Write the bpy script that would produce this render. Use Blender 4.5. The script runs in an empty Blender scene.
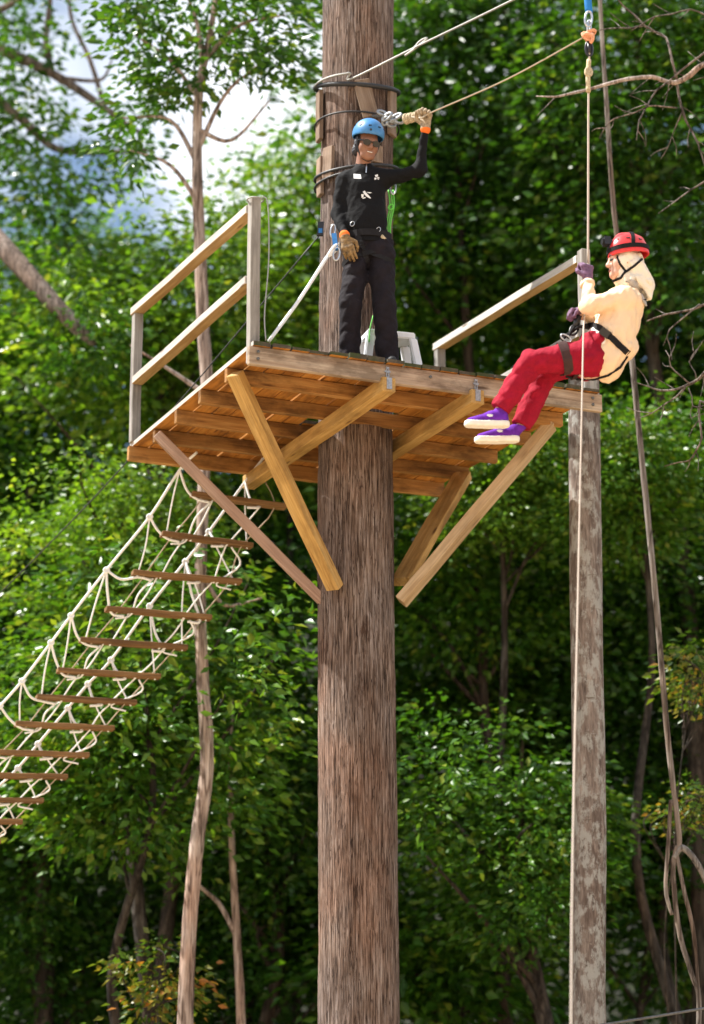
import bpy, bmesh, math, random
import numpy as np
from mathutils import Vector, Matrix

R = math.radians
rng = np.random.default_rng(7)
random.seed(7)
scene = bpy.context.scene
COL = scene.collection

# ------------------------------------------------------------------ camera
FPX, PITCH, CAM = 2400.0, 0.26395, np.array([0.0, 0.0, 1.6])
FWD = np.array([0, math.cos(PITCH), math.sin(PITCH)])
UPV = np.array([0, -math.sin(PITCH), math.cos(PITCH)])
RGT = np.array([1.0, 0, 0])

def ray(px, py):
    return RGT * (px - 352) / FPX + FWD + UPV * (512 - py) / FPX

def at(px, py, Y):
    """point of the place seen at that picture position, standing Y metres away"""
    d = ray(px, py)
    return CAM + d * (Y / d[1])

def ats(pts, Y):
    return [at(p[0], p[1], Y + (p[2] if len(p) > 2 else 0)) for p in pts]

cam_d = bpy.data.cameras.new('camera')
cam = bpy.data.objects.new('camera', cam_d)
COL.objects.link(cam)
cam.location = CAM
cam.rotation_euler = (R(90) + PITCH, 0, 0)
cam_d.sensor_fit = 'VERTICAL'
cam_d.sensor_height = 36
cam_d.lens = FPX / 1024 * 36
cam_d.clip_end = 2000
cam_d.dof.use_dof = True
cam_d.dof.focus_distance = 17.3
cam_d.dof.aperture_fstop = .95
scene.camera = cam

# ------------------------------------------------------------------ tagging
def tag(o, label=None, cat=None, group=None, kind=None):
    if label: o['label'] = label
    if cat: o['category'] = cat
    if group: o['group'] = group
    if kind: o['kind'] = kind
    return o

def empty(name, loc=(0, 0, 0), rot=(0, 0, 0)):
    o = bpy.data.objects.new(name, None)
    COL.objects.link(o)
    o.location = Vector([float(v) for v in loc])
    o.rotation_euler = rot
    o.empty_display_size = 0.2
    return o

def world_of(o):
    m = Matrix.LocRotScale(o.location, o.rotation_euler, o.scale)
    return m if o.parent is None else world_of(o.parent) @ m

def link(name, me, parent=None, keep=True):
    """link mesh given in world coordinates; keep it there under its parent"""
    o = bpy.data.objects.new(name, me)
    COL.objects.link(o)
    if parent is not None:
        o.parent = parent
        if keep:
            m = world_of(parent).inverted()
            loc, q, s = m.decompose()
            o.location, o.rotation_euler, o.scale = loc, q.to_euler(), s
    return o

# ------------------------------------------------------------------ mesh helpers
def np_mesh(name, verts, faces, mats, smooth=True, mi=None):
    me = bpy.data.meshes.new(name)
    me.from_pydata([tuple(map(float, v)) for v in verts], [], [tuple(int(i) for i in f) for f in faces])
    for m in (mats if isinstance(mats, (list, tuple)) else [mats]):
        me.materials.append(m)
    if smooth:
        me.polygons.foreach_set('use_smooth', [True] * len(me.polygons))
    if mi is not None:
        me.polygons.foreach_set('material_index', [int(i) for i in mi])
    me.update()
    return me

def catmull(pts, n=6):
    P = [np.array(p, float) for p in pts]
    if len(P) < 3: 
        return [P[0] + (P[-1] - P[0]) * t for t in np.linspace(0, 1, n + 1)]
    out = []
    Q = [2 * P[0] - P[1]] + P + [2 * P[-1] - P[-2]]
    for i in range(1, len(Q) - 2):
        for t in np.linspace(0, 1, n, endpoint=False):
            a, b, c, d = Q[i - 1], Q[i], Q[i + 1], Q[i + 2]
            out.append(.5 * (2 * b + (c - a) * t + (2 * a - 5 * b + 4 * c - d) * t * t + (3 * b - a - 3 * c + d) * t ** 3))
    out.append(P[-1])
    return out

def nrm(v):
    v = np.array(v, float)
    return v / (np.linalg.norm(v) + 1e-12)

class MB:
    def __init__(self): self.v, self.f, self.m = [], [], []
    def add(self, verts, faces, mi=0):
        o = len(self.v)
        self.v += [np.array(x, float) for x in verts]
        self.f += [tuple(i + o for i in f) for f in faces]
        self.m += [mi] * len(faces)
    def tube(self, pts, r, seg=8, mi=0, close=False, flat=None, jit=0.0):
        """sweep a round (or flat: (normal, ratio)) section along pts"""
        P = [np.array(p, float) for p in pts]
        n = len(P)
        rr = r if hasattr(r, '__len__') else [r] * n
        if len(rr) != n:
            rr = np.interp(np.linspace(0, 1, n), np.linspace(0, 1, len(rr)), rr)
        T = [nrm((P[(i + 1) % n] if close or i < n - 1 else P[i]) - (P[i - 1] if close or i > 0 else P[i])) for i in range(n)]
        u = nrm(np.cross(T[0], [0.31, 0.2, 0.93] if abs(T[0][2]) < .9 else [1, .1, 0]))
        vs, fs = [], []
        for i in range(n):
            u = nrm(u - T[i] * np.dot(u, T[i]))
            w = np.cross(T[i], u)
            for k in range(seg):
                a = 2 * math.pi * k / seg
                j = 1 + jit * (random.random() - .5)
                vs.append(P[i] + (u * math.cos(a) + w * math.sin(a)) * rr[i] * j)
        for i in range(n if close else n - 1):
            for k in range(seg):
                i2 = (i + 1) % n
                fs.append((i * seg + k, i * seg + (k + 1) % seg, i2 * seg + (k + 1) % seg, i2 * seg + k))
        if not close:
            fs.append(tuple(reversed(range(seg))))
            fs.append(tuple((n - 1) * seg + k for k in range(seg)))
        self.add(vs, fs, mi)
        return self
    def strap(self, pts, normals, w, t, mi=0, close=False):
        """flat webbing: width w, thickness t, lying on the surface with those normals"""
        P = [np.array(p, float) for p in pts]; n = len(P); vs, fs = [], []
        for i in range(n):
            T = nrm((P[(i + 1) % n] if close or i < n - 1 else P[i]) - (P[i - 1] if close or i > 0 else P[i]))
            N = nrm(normals[i] - T * np.dot(normals[i], T)); S = np.cross(T, N)
            vs += [P[i] - S * w / 2 - N * t, P[i] + S * w / 2 - N * t, P[i] + S * w / 2 + N * t, P[i] - S * w / 2 + N * t]
        for i in range(n if close else n - 1):
            j = (i + 1) % n
            for k in range(4):
                fs.append((i * 4 + k, i * 4 + (k + 1) % 4, j * 4 + (k + 1) % 4, j * 4 + k))
        if not close:
            fs += [(3, 2, 1, 0), tuple((n - 1) * 4 + k for k in range(4))]
        self.add(vs, fs, mi); return self
    def box(self, c, X, Y, Z, mi=0):
        c, X, Y, Z = [np.array(a, float) for a in (c, X, Y, Z)]
        vs = [c + sx * X + sy * Y + sz * Z for sz in (-1, 1) for sy in (-1, 1) for sx in (-1, 1)]
        self.add(vs, [(0, 2, 3, 1), (4, 5, 7, 6), (0, 1, 5, 4), (2, 6, 7, 3), (0, 4, 6, 2), (1, 3, 7, 5)], mi)
        return self
    def build(self, name, mats, parent=None, smooth=True):
        return link(name, np_mesh(name, self.v, self.f, mats, smooth, self.m), parent)

def beam(name, a, b, w, h, mat, parent=None, up=(0, 0, 1), bev=.004, wob=.0015, under=None):
    """timber from a to b (parent's coordinates), section w x h, its own x axis along the grain"""
    a, b = np.array(a, float), np.array(b, float)
    L = np.linalg.norm(b - a); X = (b - a) / L
    Y = nrm(np.cross(up, X)); Z = np.cross(X, Y)
    bm = bmesh.new()
    bmesh.ops.create_cube(bm, size=1)
    for v in bm.verts:
        v.co = Vector(((v.co.x + .5) * L, v.co.y * w, v.co.z * h))
    bmesh.ops.bevel(bm, geom=bm.edges[:], offset=bev, segments=1, affect='EDGES')
    long = [e for e in bm.edges if abs(e.verts[0].co.x - e.verts[1].co.x) > L * .5]
    bmesh.ops.subdivide_edges(bm, edges=long, cuts=10)
    ph = random.random() * 9
    for v in bm.verts:
        x = v.co.x / L * 6 + ph
        v.co.y += wob * math.sin(x * 1.3) + random.uniform(-1, 1) * wob * .3
        v.co.z += wob * math.sin(x * 1.9 + 1) + random.uniform(-1, 1) * wob * .3
    bm.normal_update()
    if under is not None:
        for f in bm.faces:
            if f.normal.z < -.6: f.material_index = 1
    me = bpy.data.meshes.new(name); bm.to_mesh(me); bm.free()
    me.materials.append(mat)
    if under is not None: me.materials.append(under)
    o = bpy.data.objects.new(name, me); COL.objects.link(o)
    o.parent = parent
    M = Matrix((( X[0], Y[0], Z[0]), (X[1], Y[1], Z[1]), (X[2], Y[2], Z[2])))
    o.rotation_euler = M.to_euler(); o.location = Vector(a)
    return o

# ------------------------------------------------------------------ signed distance modelling (people, helmets, gloves)
def cap(a, b, r1, r2=None, sq=None):
    """tapered capsule; sq=(axis, factor) squashes it along that axis"""
    a, b = np.array(a, float), np.array(b, float); r2 = r1 if r2 is None else r2
    ba = b - a; l2 = ba @ ba + 1e-12
    def f(P):
        q = P - a
        if sq is not None:
            n = nrm(sq[0]); t0 = np.clip((q @ ba) / l2, 0, 1)
            d = q - t0[:, None] * ba
            d = d + (d @ n)[:, None] * n * (sq[1] - 1)
            return np.linalg.norm(d, axis=1) - (r1 + (r2 - r1) * t0)
        t = np.clip((q @ ba) / l2, 0, 1)
        return np.linalg.norm(q - t[:, None] * ba, axis=1) - (r1 + (r2 - r1) * t)
    return f
def ell(c, r, fr=None):
    c, r = np.array(c, float), np.array(r, float)
    def f(P):
        q = P - c
        if fr is not None: q = q @ fr.T
        k = np.linalg.norm(q / r, axis=1)
        return (k - 1) * r.min() if True else k
    return f
def smin(fs, k):
    def f(P):
        d = fs[0](P)
        for g in fs[1:]:
            e = g(P); h = np.clip(.5 + .5 * (e - d) / k, 0, 1)
            d = e + (d - e) * h - k * h * (1 - h)
        return d
    return f
def smax2(f1, f2): return lambda P: np.maximum(f1(P), f2(P))
def neg(f1): return lambda P: -f1(P)
def plane(p, n):
    p, n = np.array(p, float), nrm(n)
    return lambda P: (P - p) @ n
def wrinkle(f, amp, freq, seed=0, axis=None):
    r = np.random.default_rng(seed)
    D = r.normal(size=(7, 3)); D /= np.linalg.norm(D, axis=1)[:, None]
    if axis is not None:
        D += np.array(axis) * 1.2; D /= np.linalg.norm(D, axis=1)[:, None]
    ph = r.random(7) * 6.28; fr = freq * (0.6 + r.random(7) * 1.1)
    def g(P):
        n = 0
        for i in range(7):
            w = np.sin(P @ D[(i + 3) % 7] * fr[i] * .45 + ph[(i + 2) % 7])
            n = n + np.sin(P @ D[i] * fr[i] + 2.1 * w + ph[i])
        n = n / 7
        m = np.sin(P @ D[1] * freq * 2.9 + 2.5 * n + ph[1]) * np.sin(P @ D[5] * freq * 2.1 + ph[5])
        return f(P) + amp * (1 - 2.2 * np.abs(n)) + amp * .38 * (np.abs(m) - .4)
    return g

def surfnet(F, lo, hi, h):
    lo, hi = np.array(lo, float), np.array(hi, float)
    n = np.ceil((hi - lo) / h).astype(int) + 1
    g = np.stack(np.meshgrid(*[lo[i] + h * np.arange(n[i]) for i in range(3)], indexing='ij'), -1).reshape(-1, 3)
    V = np.concatenate([F(c) for c in np.array_split(g, max(1, len(g) // 400000))]).reshape(n)
    S = V < 0
    cn = n - 1
    cnt = np.zeros(cn); pos = np.zeros(tuple(cn) + (3,))
    offs = [(i, j, k) for i in (0, 1) for j in (0, 1) for k in (0, 1)]
    sl = lambda A, o: A[o[0]:o[0] + cn[0], o[1]:o[1] + cn[1], o[2]:o[2] + cn[2]]
    for o in offs:
        for ax in range(3):
            if o[ax]: continue
            o2 = list(o); o2[ax] = 1
            a, b = sl(V, o), sl(V, o2)
            m = sl(S, o) != sl(S, o2)
            t = np.where(m, a / np.where(m, a - b, 1), 0)
            for q in range(3):
                pos[..., q] += np.where(m, o[q] + (t if q == ax else 0), 0)
            cnt += m
    act = cnt > 0
    idx = -np.ones(cn, int); idx[act] = np.arange(act.sum())
    ijk = np.argwhere(act)
    verts = lo + h * (ijk + pos[act] / cnt[act][:, None])
    faces = []
    for ax in range(3):
        b, c = (ax + 1) % 3, (ax + 2) % 3
        s1 = [slice(1, -1)] * 3; s1[ax] = slice(0, n[ax] - 1)
        s2 = list(s1); s2[ax] = slice(1, n[ax])
        A, B = S[tuple(s1)], S[tuple(s2)]
        e = np.argwhere(A != B); sg = A[A != B]
        base = e.copy(); base[:, b] += 1; base[:, c] += 1
        def cell(db, dc):
            q = base.copy(); q[:, b] += db; q[:, c] += dc
            return idx[q[:, 0], q[:, 1], q[:, 2]]
        quad = np.stack([cell(-1, -1), cell(0, -1), cell(0, 0), cell(-1, 0)], 1)
        quad[~sg] = quad[~sg][:, ::-1]
        faces.append(quad)
    faces = np.concatenate(faces)
    return verts, faces

def sdf_obj(name, F, pts, pad, h, mats, parent, mi=None):
    P = np.array(pts, float)
    v, f = surfnet(F, P.min(0) - pad, P.max(0) + pad, h)
    m = None
    if mi is not None:
        m = mi(v[f].mean(1))
    return link(name, np_mesh(name, v, f, mats, True, m), parent)

def hit(F, px, py, y0, y1, step=.002, back=False):
    """first surface point of F along the sight line through that picture position"""
    d = ray(px, py); d = d / d[1]
    ys = np.arange(y0, y1, step)
    if back: ys = ys[::-1]
    P = CAM + d[None] * ys[:, None]
    s = F(P)
    i = np.argmax(s < 0) if (s < 0).any() else np.argmin(s)
    p = P[i]; e = .004
    g = np.array([(F((p + e * np.eye(3)[k])[None]) - F((p - e * np.eye(3)[k])[None]))[0] for k in range(3)])
    return p, nrm(g)

# ------------------------------------------------------------------ materials
def new_mat(name):
    m = bpy.data.materials.new(name); m.use_nodes = True
    nt = m.node_tree
    return m, nt, nt.nodes['Principled BSDF']
def N(nt, typ, **kw):
    n = nt.nodes.new(typ)
    for k, v in kw.items():
        if k in n.inputs: n.inputs[k].default_value = v
        else: setattr(n, k, v)
    return n
def ramp(nt, fac, stops):
    r = nt.nodes.new('ShaderNodeValToRGB'); e = r.color_ramp.elements
    while len(e) < len(stops): e.new(.5)
    for i, (p, c) in enumerate(stops):
        e[i].position = p; e[i].color = (*c, 1)
    nt.links.new(fac, r.inputs['Fac'])
    return r
def bump(nt, b, h, strength, dist=.01):
    n = N(nt, 'ShaderNodeBump', Strength=strength, Distance=dist)
    nt.links.new(h, n.inputs['Height']); nt.links.new(n.outputs['Normal'], b.inputs['Normal'])
    return n
def coords(nt, scale, kind='Object', rnd=True):
    tc = N(nt, 'ShaderNodeTexCoord'); mp = N(nt, 'ShaderNodeMapping')
    mp.inputs['Scale'].default_value = scale
    src = tc.outputs[kind]
    if rnd:
        oi = N(nt, 'ShaderNodeObjectInfo')
        ad = N(nt, 'ShaderNodeVectorMath', operation='MULTIPLY_ADD')
        cb = N(nt, 'ShaderNodeCombineXYZ')
        for i in range(3): nt.links.new(oi.outputs['Random'], cb.inputs[i])
        nt.links.new(cb.outputs[0], ad.inputs[0]); ad.inputs[1].default_value = (13, 7, 5); nt.links.new(src, ad.inputs[2])
        src = ad.outputs[0]
    nt.links.new(src, mp.inputs['Vector'])
    return mp.outputs['Vector'], tc
def mixc(nt, fac, a, b, mode='MIX'):
    m = N(nt, 'ShaderNodeMix', data_type='RGBA', blend_type=mode)
    for s, v in ((m.inputs[0], fac), (m.inputs[6], a), (m.inputs[7], b)):
        if hasattr(v, 'is_linked') or hasattr(v, 'links'): nt.links.new(v, s)
        elif isinstance(v, (int, float)): s.default_value = v
        else: s.default_value = (*v, 1)
    return m.outputs[2]

def plain(name, col, rough=.6, var=.15, scale=25, bmp=.0, metal=0, spec=.5):
    m, nt, b = new_mat(name)
    v, _ = coords(nt, (scale,) * 3, rnd=False)
    no = N(nt, 'ShaderNodeTexNoise', Scale=1, Detail=4); nt.links.new(v, no.inputs['Vector'])
    c0 = [max(0, c * (1 - var)) for c in col]; c1 = [min(1, c * (1 + var)) for c in col]
    r = ramp(nt, no.outputs['Fac'], [(.3, c0), (.7, c1)])
    nt.links.new(r.outputs['Color'], b.inputs['Base Color'])
    b.inputs['Roughness'].default_value = rough; b.inputs['Metallic'].default_value = metal
    b.inputs['Specular IOR Level'].default_value = spec
    if bmp: bump(nt, b, no.outputs['Fac'], bmp, .004)
    return m
def fabric(name, col, var=.12, rough=.85, weave=900, fold=.35, spec=.2):
    m, nt, b = new_mat(name)
    v, _ = coords(nt, (1, 1, 1), rnd=False)
    big = N(nt, 'ShaderNodeTexNoise', Scale=14, Detail=5, Distortion=.6); nt.links.new(v, big.inputs['Vector'])
    fine = N(nt, 'ShaderNodeTexNoise', Scale=weave * .5, Detail=1); nt.links.new(v, fine.inputs['Vector'])
    r = ramp(nt, big.outputs['Fac'], [(.25, [c * (1 - var) for c in col]), (.75, [min(1, c * (1 + var)) for c in col])])
    nt.links.new(r.outputs['Color'], b.inputs['Base Color'])
    ad = N(nt, 'ShaderNodeMath', operation='MULTIPLY_ADD'); nt.links.new(fine.outputs['Fac'], ad.inputs[0]); ad.inputs[1].default_value = .08; nt.links.new(big.outputs['Fac'], ad.inputs[2])
    bump(nt, b, ad.outputs[0], fold, .02)
    b.inputs['Roughness'].default_value = rough; b.inputs['Specular IOR Level'].default_value = spec
    b.inputs['Sheen Weight'].default_value = .0
    return m
def wood(name, dark, mid, light, stain=.5, rough=.75, moss=None):
    m, nt, b = new_mat(name)
    v, tc = coords(nt, (1.3, 16, 16)); v2, _ = coords(nt, (4, 110, 110)); v3, _ = coords(nt, (2.2, 5, 5))
    n1 = N(nt, 'ShaderNodeTexNoise', Scale=1, Detail=5, Distortion=1.2); nt.links.new(v, n1.inputs['Vector'])
    n2 = N(nt, 'ShaderNodeTexNoise', Scale=1, Detail=3); nt.links.new(v2, n2.inputs['Vector'])
    n3 = N(nt, 'ShaderNodeTexNoise', Scale=1, Detail=6, Roughness=.65); nt.links.new(v3, n3.inputs['Vector'])
    r = ramp(nt, n1.outputs['Fac'], [(.25, dark), (.5, mid), (.75, light)])
    c = mixc(nt, .45, r.outputs['Color'], ramp(nt, n2.outputs['Fac'], [(.3, (.35,) * 3), (.7, (1.0,) * 3)]).outputs['Color'], 'MULTIPLY')
    st = ramp(nt, n3.outputs['Fac'], [(.36, (.30, .27, .24)), (.52, (1, 1, 1))])
    c = mixc(nt, stain, c, st.outputs['Color'], 'MULTIPLY')
    # knots
    v4, _ = coords(nt, (1.6, 9, 9)); vo = N(nt, 'ShaderNodeTexVoronoi', Scale=1.0); nt.links.new(v4, vo.inputs['Vector'])
    kn = ramp(nt, vo.outputs['Distance'], [(.05, (.18, .1, .06)), (.13, (1, 1, 1))])
    c = mixc(nt, .8, c, kn.outputs['Color'], 'MULTIPLY')
    if moss:
        n5 = N(nt, 'ShaderNodeTexNoise', Scale=9, Detail=6); nt.links.new(tc.outputs['Object'], n5.inputs['Vector'])
        mk = ramp(nt, n5.outputs['Fac'], [(.45, (0, 0, 0)), (.6, (1, 1, 1))])
        c = mixc(nt, mk.outputs['Color'], c, moss)
    # each timber its own shade
    oi = N(nt, 'ShaderNodeObjectInfo'); rr = ramp(nt, oi.outputs['Random'], [(0, (.78, .76, .74)), (1, (1.1, 1.08, 1.05))])
    c = mixc(nt, 1.0, c, rr.outputs['Color'], 'MULTIPLY')
    nt.links.new(c, b.inputs['Base Color'])
    b.inputs['Roughness'].default_value = rough; b.inputs['Specular IOR Level'].default_value = .3
    bump(nt, b, n2.outputs['Fac'], .35, .004)
    return m
def bark(name, dark, mid, light, zs=2.2, xs=30, lichen=None, bmp=.8, big=3.0, crack=.8):
    m, nt, b = new_mat(name)
    v, tc = coords(nt, (xs, xs, zs)); v2, _ = coords(nt, (xs * 3.5, xs * 3.5, zs * 3)); v3, _ = coords(nt, (big, big, big * .45))
    n1 = N(nt, 'ShaderNodeTexNoise', Scale=1, Detail=6, Roughness=.6, Distortion=.5); nt.links.new(v, n1.inputs['Vector'])
    n2 = N(nt, 'ShaderNodeTexNoise', Scale=1, Detail=4); nt.links.new(v2, n2.inputs['Vector'])
    n3 = N(nt, 'ShaderNodeTexNoise', Scale=1, Detail=5); nt.links.new(v3, n3.inputs['Vector'])
    r = ramp(nt, n1.outputs['Fac'], [(.3, dark), (.48, mid), (.68, light)])
    c = mixc(nt, .5, r.outputs['Color'], ramp(nt, n2.outputs['Fac'], [(.35, (.35,) * 3), (.6, (1.05,) * 3)]).outputs['Color'], 'MULTIPLY')
    c = mixc(nt, .6, c, ramp(nt, n3.outputs['Fac'], [(.35, (.55, .47, .42)), (.6, (1.05, 1.05, 1.05))]).outputs['Color'], 'MULTIPLY')
    v6, _ = coords(nt, (xs * .75, xs * .75, zs * .55)); n6 = N(nt, 'ShaderNodeTexNoise', Scale=1, Detail=3, Distortion=.4); nt.links.new(v6, n6.inputs['Vector'])
    ck = ramp(nt, n6.outputs['Fac'], [(.0, (1, 1, 1)), (.455, (1, 1, 1)), (.49, (.22, .18, .16)), (.51, (.22, .18, .16)), (.545, (1, 1, 1))])
    c = mixc(nt, crack, c, ck.outputs['Color'], 'MULTIPLY')
    v7, _ = coords(nt, (big * 2.2, big * 2.2, big * .5)); n7 = N(nt, 'ShaderNodeTexNoise', Scale=1, Detail=6, Roughness=.7); nt.links.new(v7, n7.inputs['Vector'])
    c = mixc(nt, crack, c, ramp(nt, n7.outputs['Fac'], [(.40, (1, 1, 1)), (.62, (1, 1, 1)), (.68, (.45, .36, .31))]).outputs['Color'], 'MULTIPLY')
    v8, _ = coords(nt, (1.3, 1.3, .8)); n8 = N(nt, 'ShaderNodeTexNoise', Scale=1, Detail=6, Roughness=.62); nt.links.new(v8, n8.inputs['Vector'])
    c = mixc(nt, crack, c, ramp(nt, n8.outputs['Fac'], [(.38, (1.08, .90, .80)), (.5, (.98, .96, .95)), (.62, (1.0, 1.06, 1.14))]).outputs['Color'], 'MULTIPLY')
    if lichen:
        v4, _ = coords(nt, (13, 13, 7)); n4 = N(nt, 'ShaderNodeTexNoise', Scale=1, Detail=7, Roughness=.7); nt.links.new(v4, n4.inputs['Vector'])
        mk = ramp(nt, n4.outputs['Fac'], [(.48, (0, 0, 0)), (.57, (.85, .85, .85))])
        c = mixc(nt, mk.outputs['Color'], c, lichen)
        v5, _ = coords(nt, (7, 7, 22)); n5 = N(nt, 'ShaderNodeTexNoise', Scale=1, Detail=4); nt.links.new(v5, n5.inputs['Vector'])
        mk2 = ramp(nt, n5.outputs['Fac'], [(.63, (0, 0, 0)), (.72, (.75, .75, .75))])
        c = mixc(nt, mk2.outputs['Color'], c, (.10, .07, .05))
    nt.links.new(c, b.inputs['Base Color'])
    b.inputs['Roughness'].default_value = .9; b.inputs['Specular IOR Level'].default_value = .2
    ad = N(nt, 'ShaderNodeMath', operation='MULTIPLY_ADD'); nt.links.new(n2.outputs['Fac'], ad.inputs[0]); ad.inputs[1].default_value = .4; nt.links.new(n1.outputs['Fac'], ad.inputs[2])
    bump(nt, b, ad.outputs[0], bmp, .03)
    return m
def leaf(name, stops, trans=.35, rough=.33):
    m, nt, b = new_mat(name)
    a = N(nt, 'ShaderNodeAttribute', attribute_name='rnd')
    oi = N(nt, 'ShaderNodeObjectInfo')
    ad = N(nt, 'ShaderNodeMath', operation='MULTIPLY_ADD'); nt.links.new(oi.outputs['Random'], ad.inputs[0]); ad.inputs[1].default_value = .22
    nt.links.new(a.outputs['Fac'], ad.inputs[2])
    r = ramp(nt, ad.outputs[0], stops)
    nt.links.new(r.outputs['Color'], b.inputs['Base Color'])
    b.inputs['Roughness'].default_value = rough; b.inputs['Specular IOR Level'].default_value = .32
    tr = N(nt, 'ShaderNodeBsdfTranslucent')
    tcol = mixc(nt, 1.0, r.outputs['Color'], (1.4, 1.4, .45), 'MULTIPLY')
    nt.links.new(tcol, tr.inputs['Color'])
    mx = N(nt, 'ShaderNodeMixShader'); mx.inputs[0].default_value = trans
    nt.links.new(b.outputs[0], mx.inputs[1]); nt.links.new(tr.outputs[0], mx.inputs[2])
    nt.links.new(mx.outputs[0], nt.nodes['Material Output'].inputs['Surface'])
    return m

M = {}
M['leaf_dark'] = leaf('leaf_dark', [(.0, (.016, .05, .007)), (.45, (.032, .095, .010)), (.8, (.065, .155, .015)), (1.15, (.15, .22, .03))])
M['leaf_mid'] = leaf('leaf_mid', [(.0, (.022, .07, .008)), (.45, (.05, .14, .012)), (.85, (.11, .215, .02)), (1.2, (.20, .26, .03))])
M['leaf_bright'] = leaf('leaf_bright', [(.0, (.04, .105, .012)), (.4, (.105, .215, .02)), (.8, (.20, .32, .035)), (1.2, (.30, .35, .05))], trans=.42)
M['leaf_rust'] = leaf('leaf_rust', [(.0, (.035, .09, .012)), (.40, (.07, .14, .02)), (.75, (.22, .20, .03)), (1.1, (.42, .17, .04))])
M['bark_pole'] = bark('bark_pole', (.04, .027, .020), (.235, .165, .128), (.46, .38, .335), zs=3.4, xs=85, bmp=.9, crack=.95)
M['bark_grey'] = bark('bark_grey', (.06, .05, .045), (.19, .165, .145), (.34, .30, .27), zs=2.5, xs=18)
M['bark_pale'] = bark('bark_pale', (.16, .13, .105), (.42, .325, .27), (.62, .52, .45), zs=2, xs=20, bmp=.4)
M['bark_mottled'] = bark('bark_mottled', (.10, .08, .068), (.19, .155, .135), (.30, .26, .23), zs=4, xs=22, lichen=(.33, .325, .30), bmp=.4, big=2, crack=.2)
M['vine'] = bark('vine', (.10, .085, .07), (.23, .195, .165), (.35, .31, .27), zs=2, xs=20, bmp=.4)
M['bark_dark'] = bark('bark_dark', (.02, .017, .014), (.06, .05, .04), (.12, .10, .08), zs=3, xs=18)
M['timber_warm'] = wood('timber_warm', (.20, .09, .025), (.37, .185, .055), (.50, .29, .105), .8)
M['timber_yellow'] = wood('timber_yellow', (.36, .20, .055), (.53, .33, .11), (.62, .42, .17), .5)
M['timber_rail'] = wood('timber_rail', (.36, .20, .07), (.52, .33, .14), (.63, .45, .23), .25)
M['timber_grey'] = wood('timber_grey', (.22, .20, .18), (.35, .33, .305), (.46, .44, .41), .35)
M['timber_bleached_sunlit'] = wood('timber_bleached_sunlit', (.46, .43, .39), (.62, .59, .54), (.70, .67, .63), .2)  # weathered grey-white, lightened further to paint in sun on left faces
M['timber_pale'] = wood('timber_pale', (.27, .18, .12), (.43, .33, .24), (.54, .45, .35), .75)
M['timber_pink'] = wood('timber_pink', (.33, .19, .13), (.48, .32, .235), (.58, .42, .33), .25)
M['timber_tan'] = wood('timber_tan', (.38, .25, .13), (.55, .40, .24), (.66, .52, .35), .25)
M['timber_deck'] = wood('timber_deck', (.32, .12, .022), (.56, .235, .04), (.70, .34, .075), .75)
M['timber_mossy'] = wood('timber_mossy', (.05, .042, .03), (.11, .09, .06), (.17, .14, .10), .6, moss=(.05, .065, .02))
M['timber_rung'] = wood('timber_rung', (.12, .06, .022), (.23, .125, .05), (.33, .20, .09), .35)
M['timber_block'] = wood('timber_block', (.17, .11, .075), (.29, .205, .145), (.38, .29, .22), .4)
M['rope_white'] = plain('rope_white', (.80, .82, .82), .85, .18, 160, .6)
M['rope_thin'] = plain('rope_thin', (.40, .33, .24), .85, .2, 200, .5)
M['rope_climb'] = plain('rope_climb', (.50, .42, .35), .8, .15, 240, .5)
M['rope_green'] = plain('rope_green', (.13, .55, .07), .7, .2, 200, .4)
M['cable_steel'] = plain('cable_steel', (.33, .33, .31), .5, .3, 300, .5, metal=.5)
M['cable_black'] = plain('cable_black', (.018, .018, .02), .55, .3, 60, .2)
M['cable_grey'] = plain('cable_grey', (.10, .10, .10), .5, .3, 60, .2)
M['steel'] = plain('steel', (.55, .56, .58), .35, .2, 80, .2, metal=1.0)
M['galv'] = plain('galv', (.34, .36, .38), .5, .25, 60, .2, metal=.8)
M['plastic_white'] = plain('plastic_white', (.72, .73, .75), .45, .06, 12, .05)
M['blue_anod'] = plain('blue_anod', (.03, .17, .42), .4, .15, 50, .0, metal=.3)
M['sling_blue'] = fabric('sling_blue', (.03, .20, .55))
M['knot_orange'] = plain('knot_orange', (.72, .34, .2), .85, .3, 120, .6)
M['knot_tan'] = plain('knot_tan', (.48, .38, .24), .85, .4, 90, .6)
M['skin_man'] = plain('skin_man', (.25, .115, .068), .55, .10, 40, .15)
M['skin_woman'] = plain('skin_woman', (.62, .36, .26), .5, .08, 40, .1)
M['lip'] = plain('lip', (.40, .12, .10), .45, .1, 40)
M['teeth'] = plain('teeth', (.8, .77, .7), .3, .05, 40)
M['hair'] = plain('hair', (.022, .02, .026), .6, .5, 120, .6)
M['shirt_black'] = fabric('shirt_black', (.005, .005, .006), .2, fold=.5)
M['trouser_black'] = fabric('trouser_black', (.012, .009, .012), .3, fold=.6)
M['white_print'] = plain('white_print', (.75, .75, .75), .7, .05, 60)
M['helmet_blue'] = plain('helmet_blue', (.045, .19, .43), .38, .12, 30, .05)
M['helmet_red'] = plain('helmet_red', (.70, .035, .035), .28, .12, 30, .03)
M['black_web'] = fabric('black_web', (.014, .013, .014), .25)
M['brown_web'] = fabric('brown_web', (.055, .028, .026), .25)
M['black_gloss'] = plain('black_gloss', (.008, .008, .01), .12, .1, 40)
M['black_plastic'] = plain('black_plastic', (.012, .012, .016), .4, .2, 40)
M['glove_tan'] = plain('glove_tan', (.33, .25, .16), .8, .35, 60, .5)
M['glove_brown'] = plain('glove_brown', (.20, .12, .045), .75, .6, 40, .6)
M['cuff_orange'] = fabric('cuff_orange', (.80, .17, .03))
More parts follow.
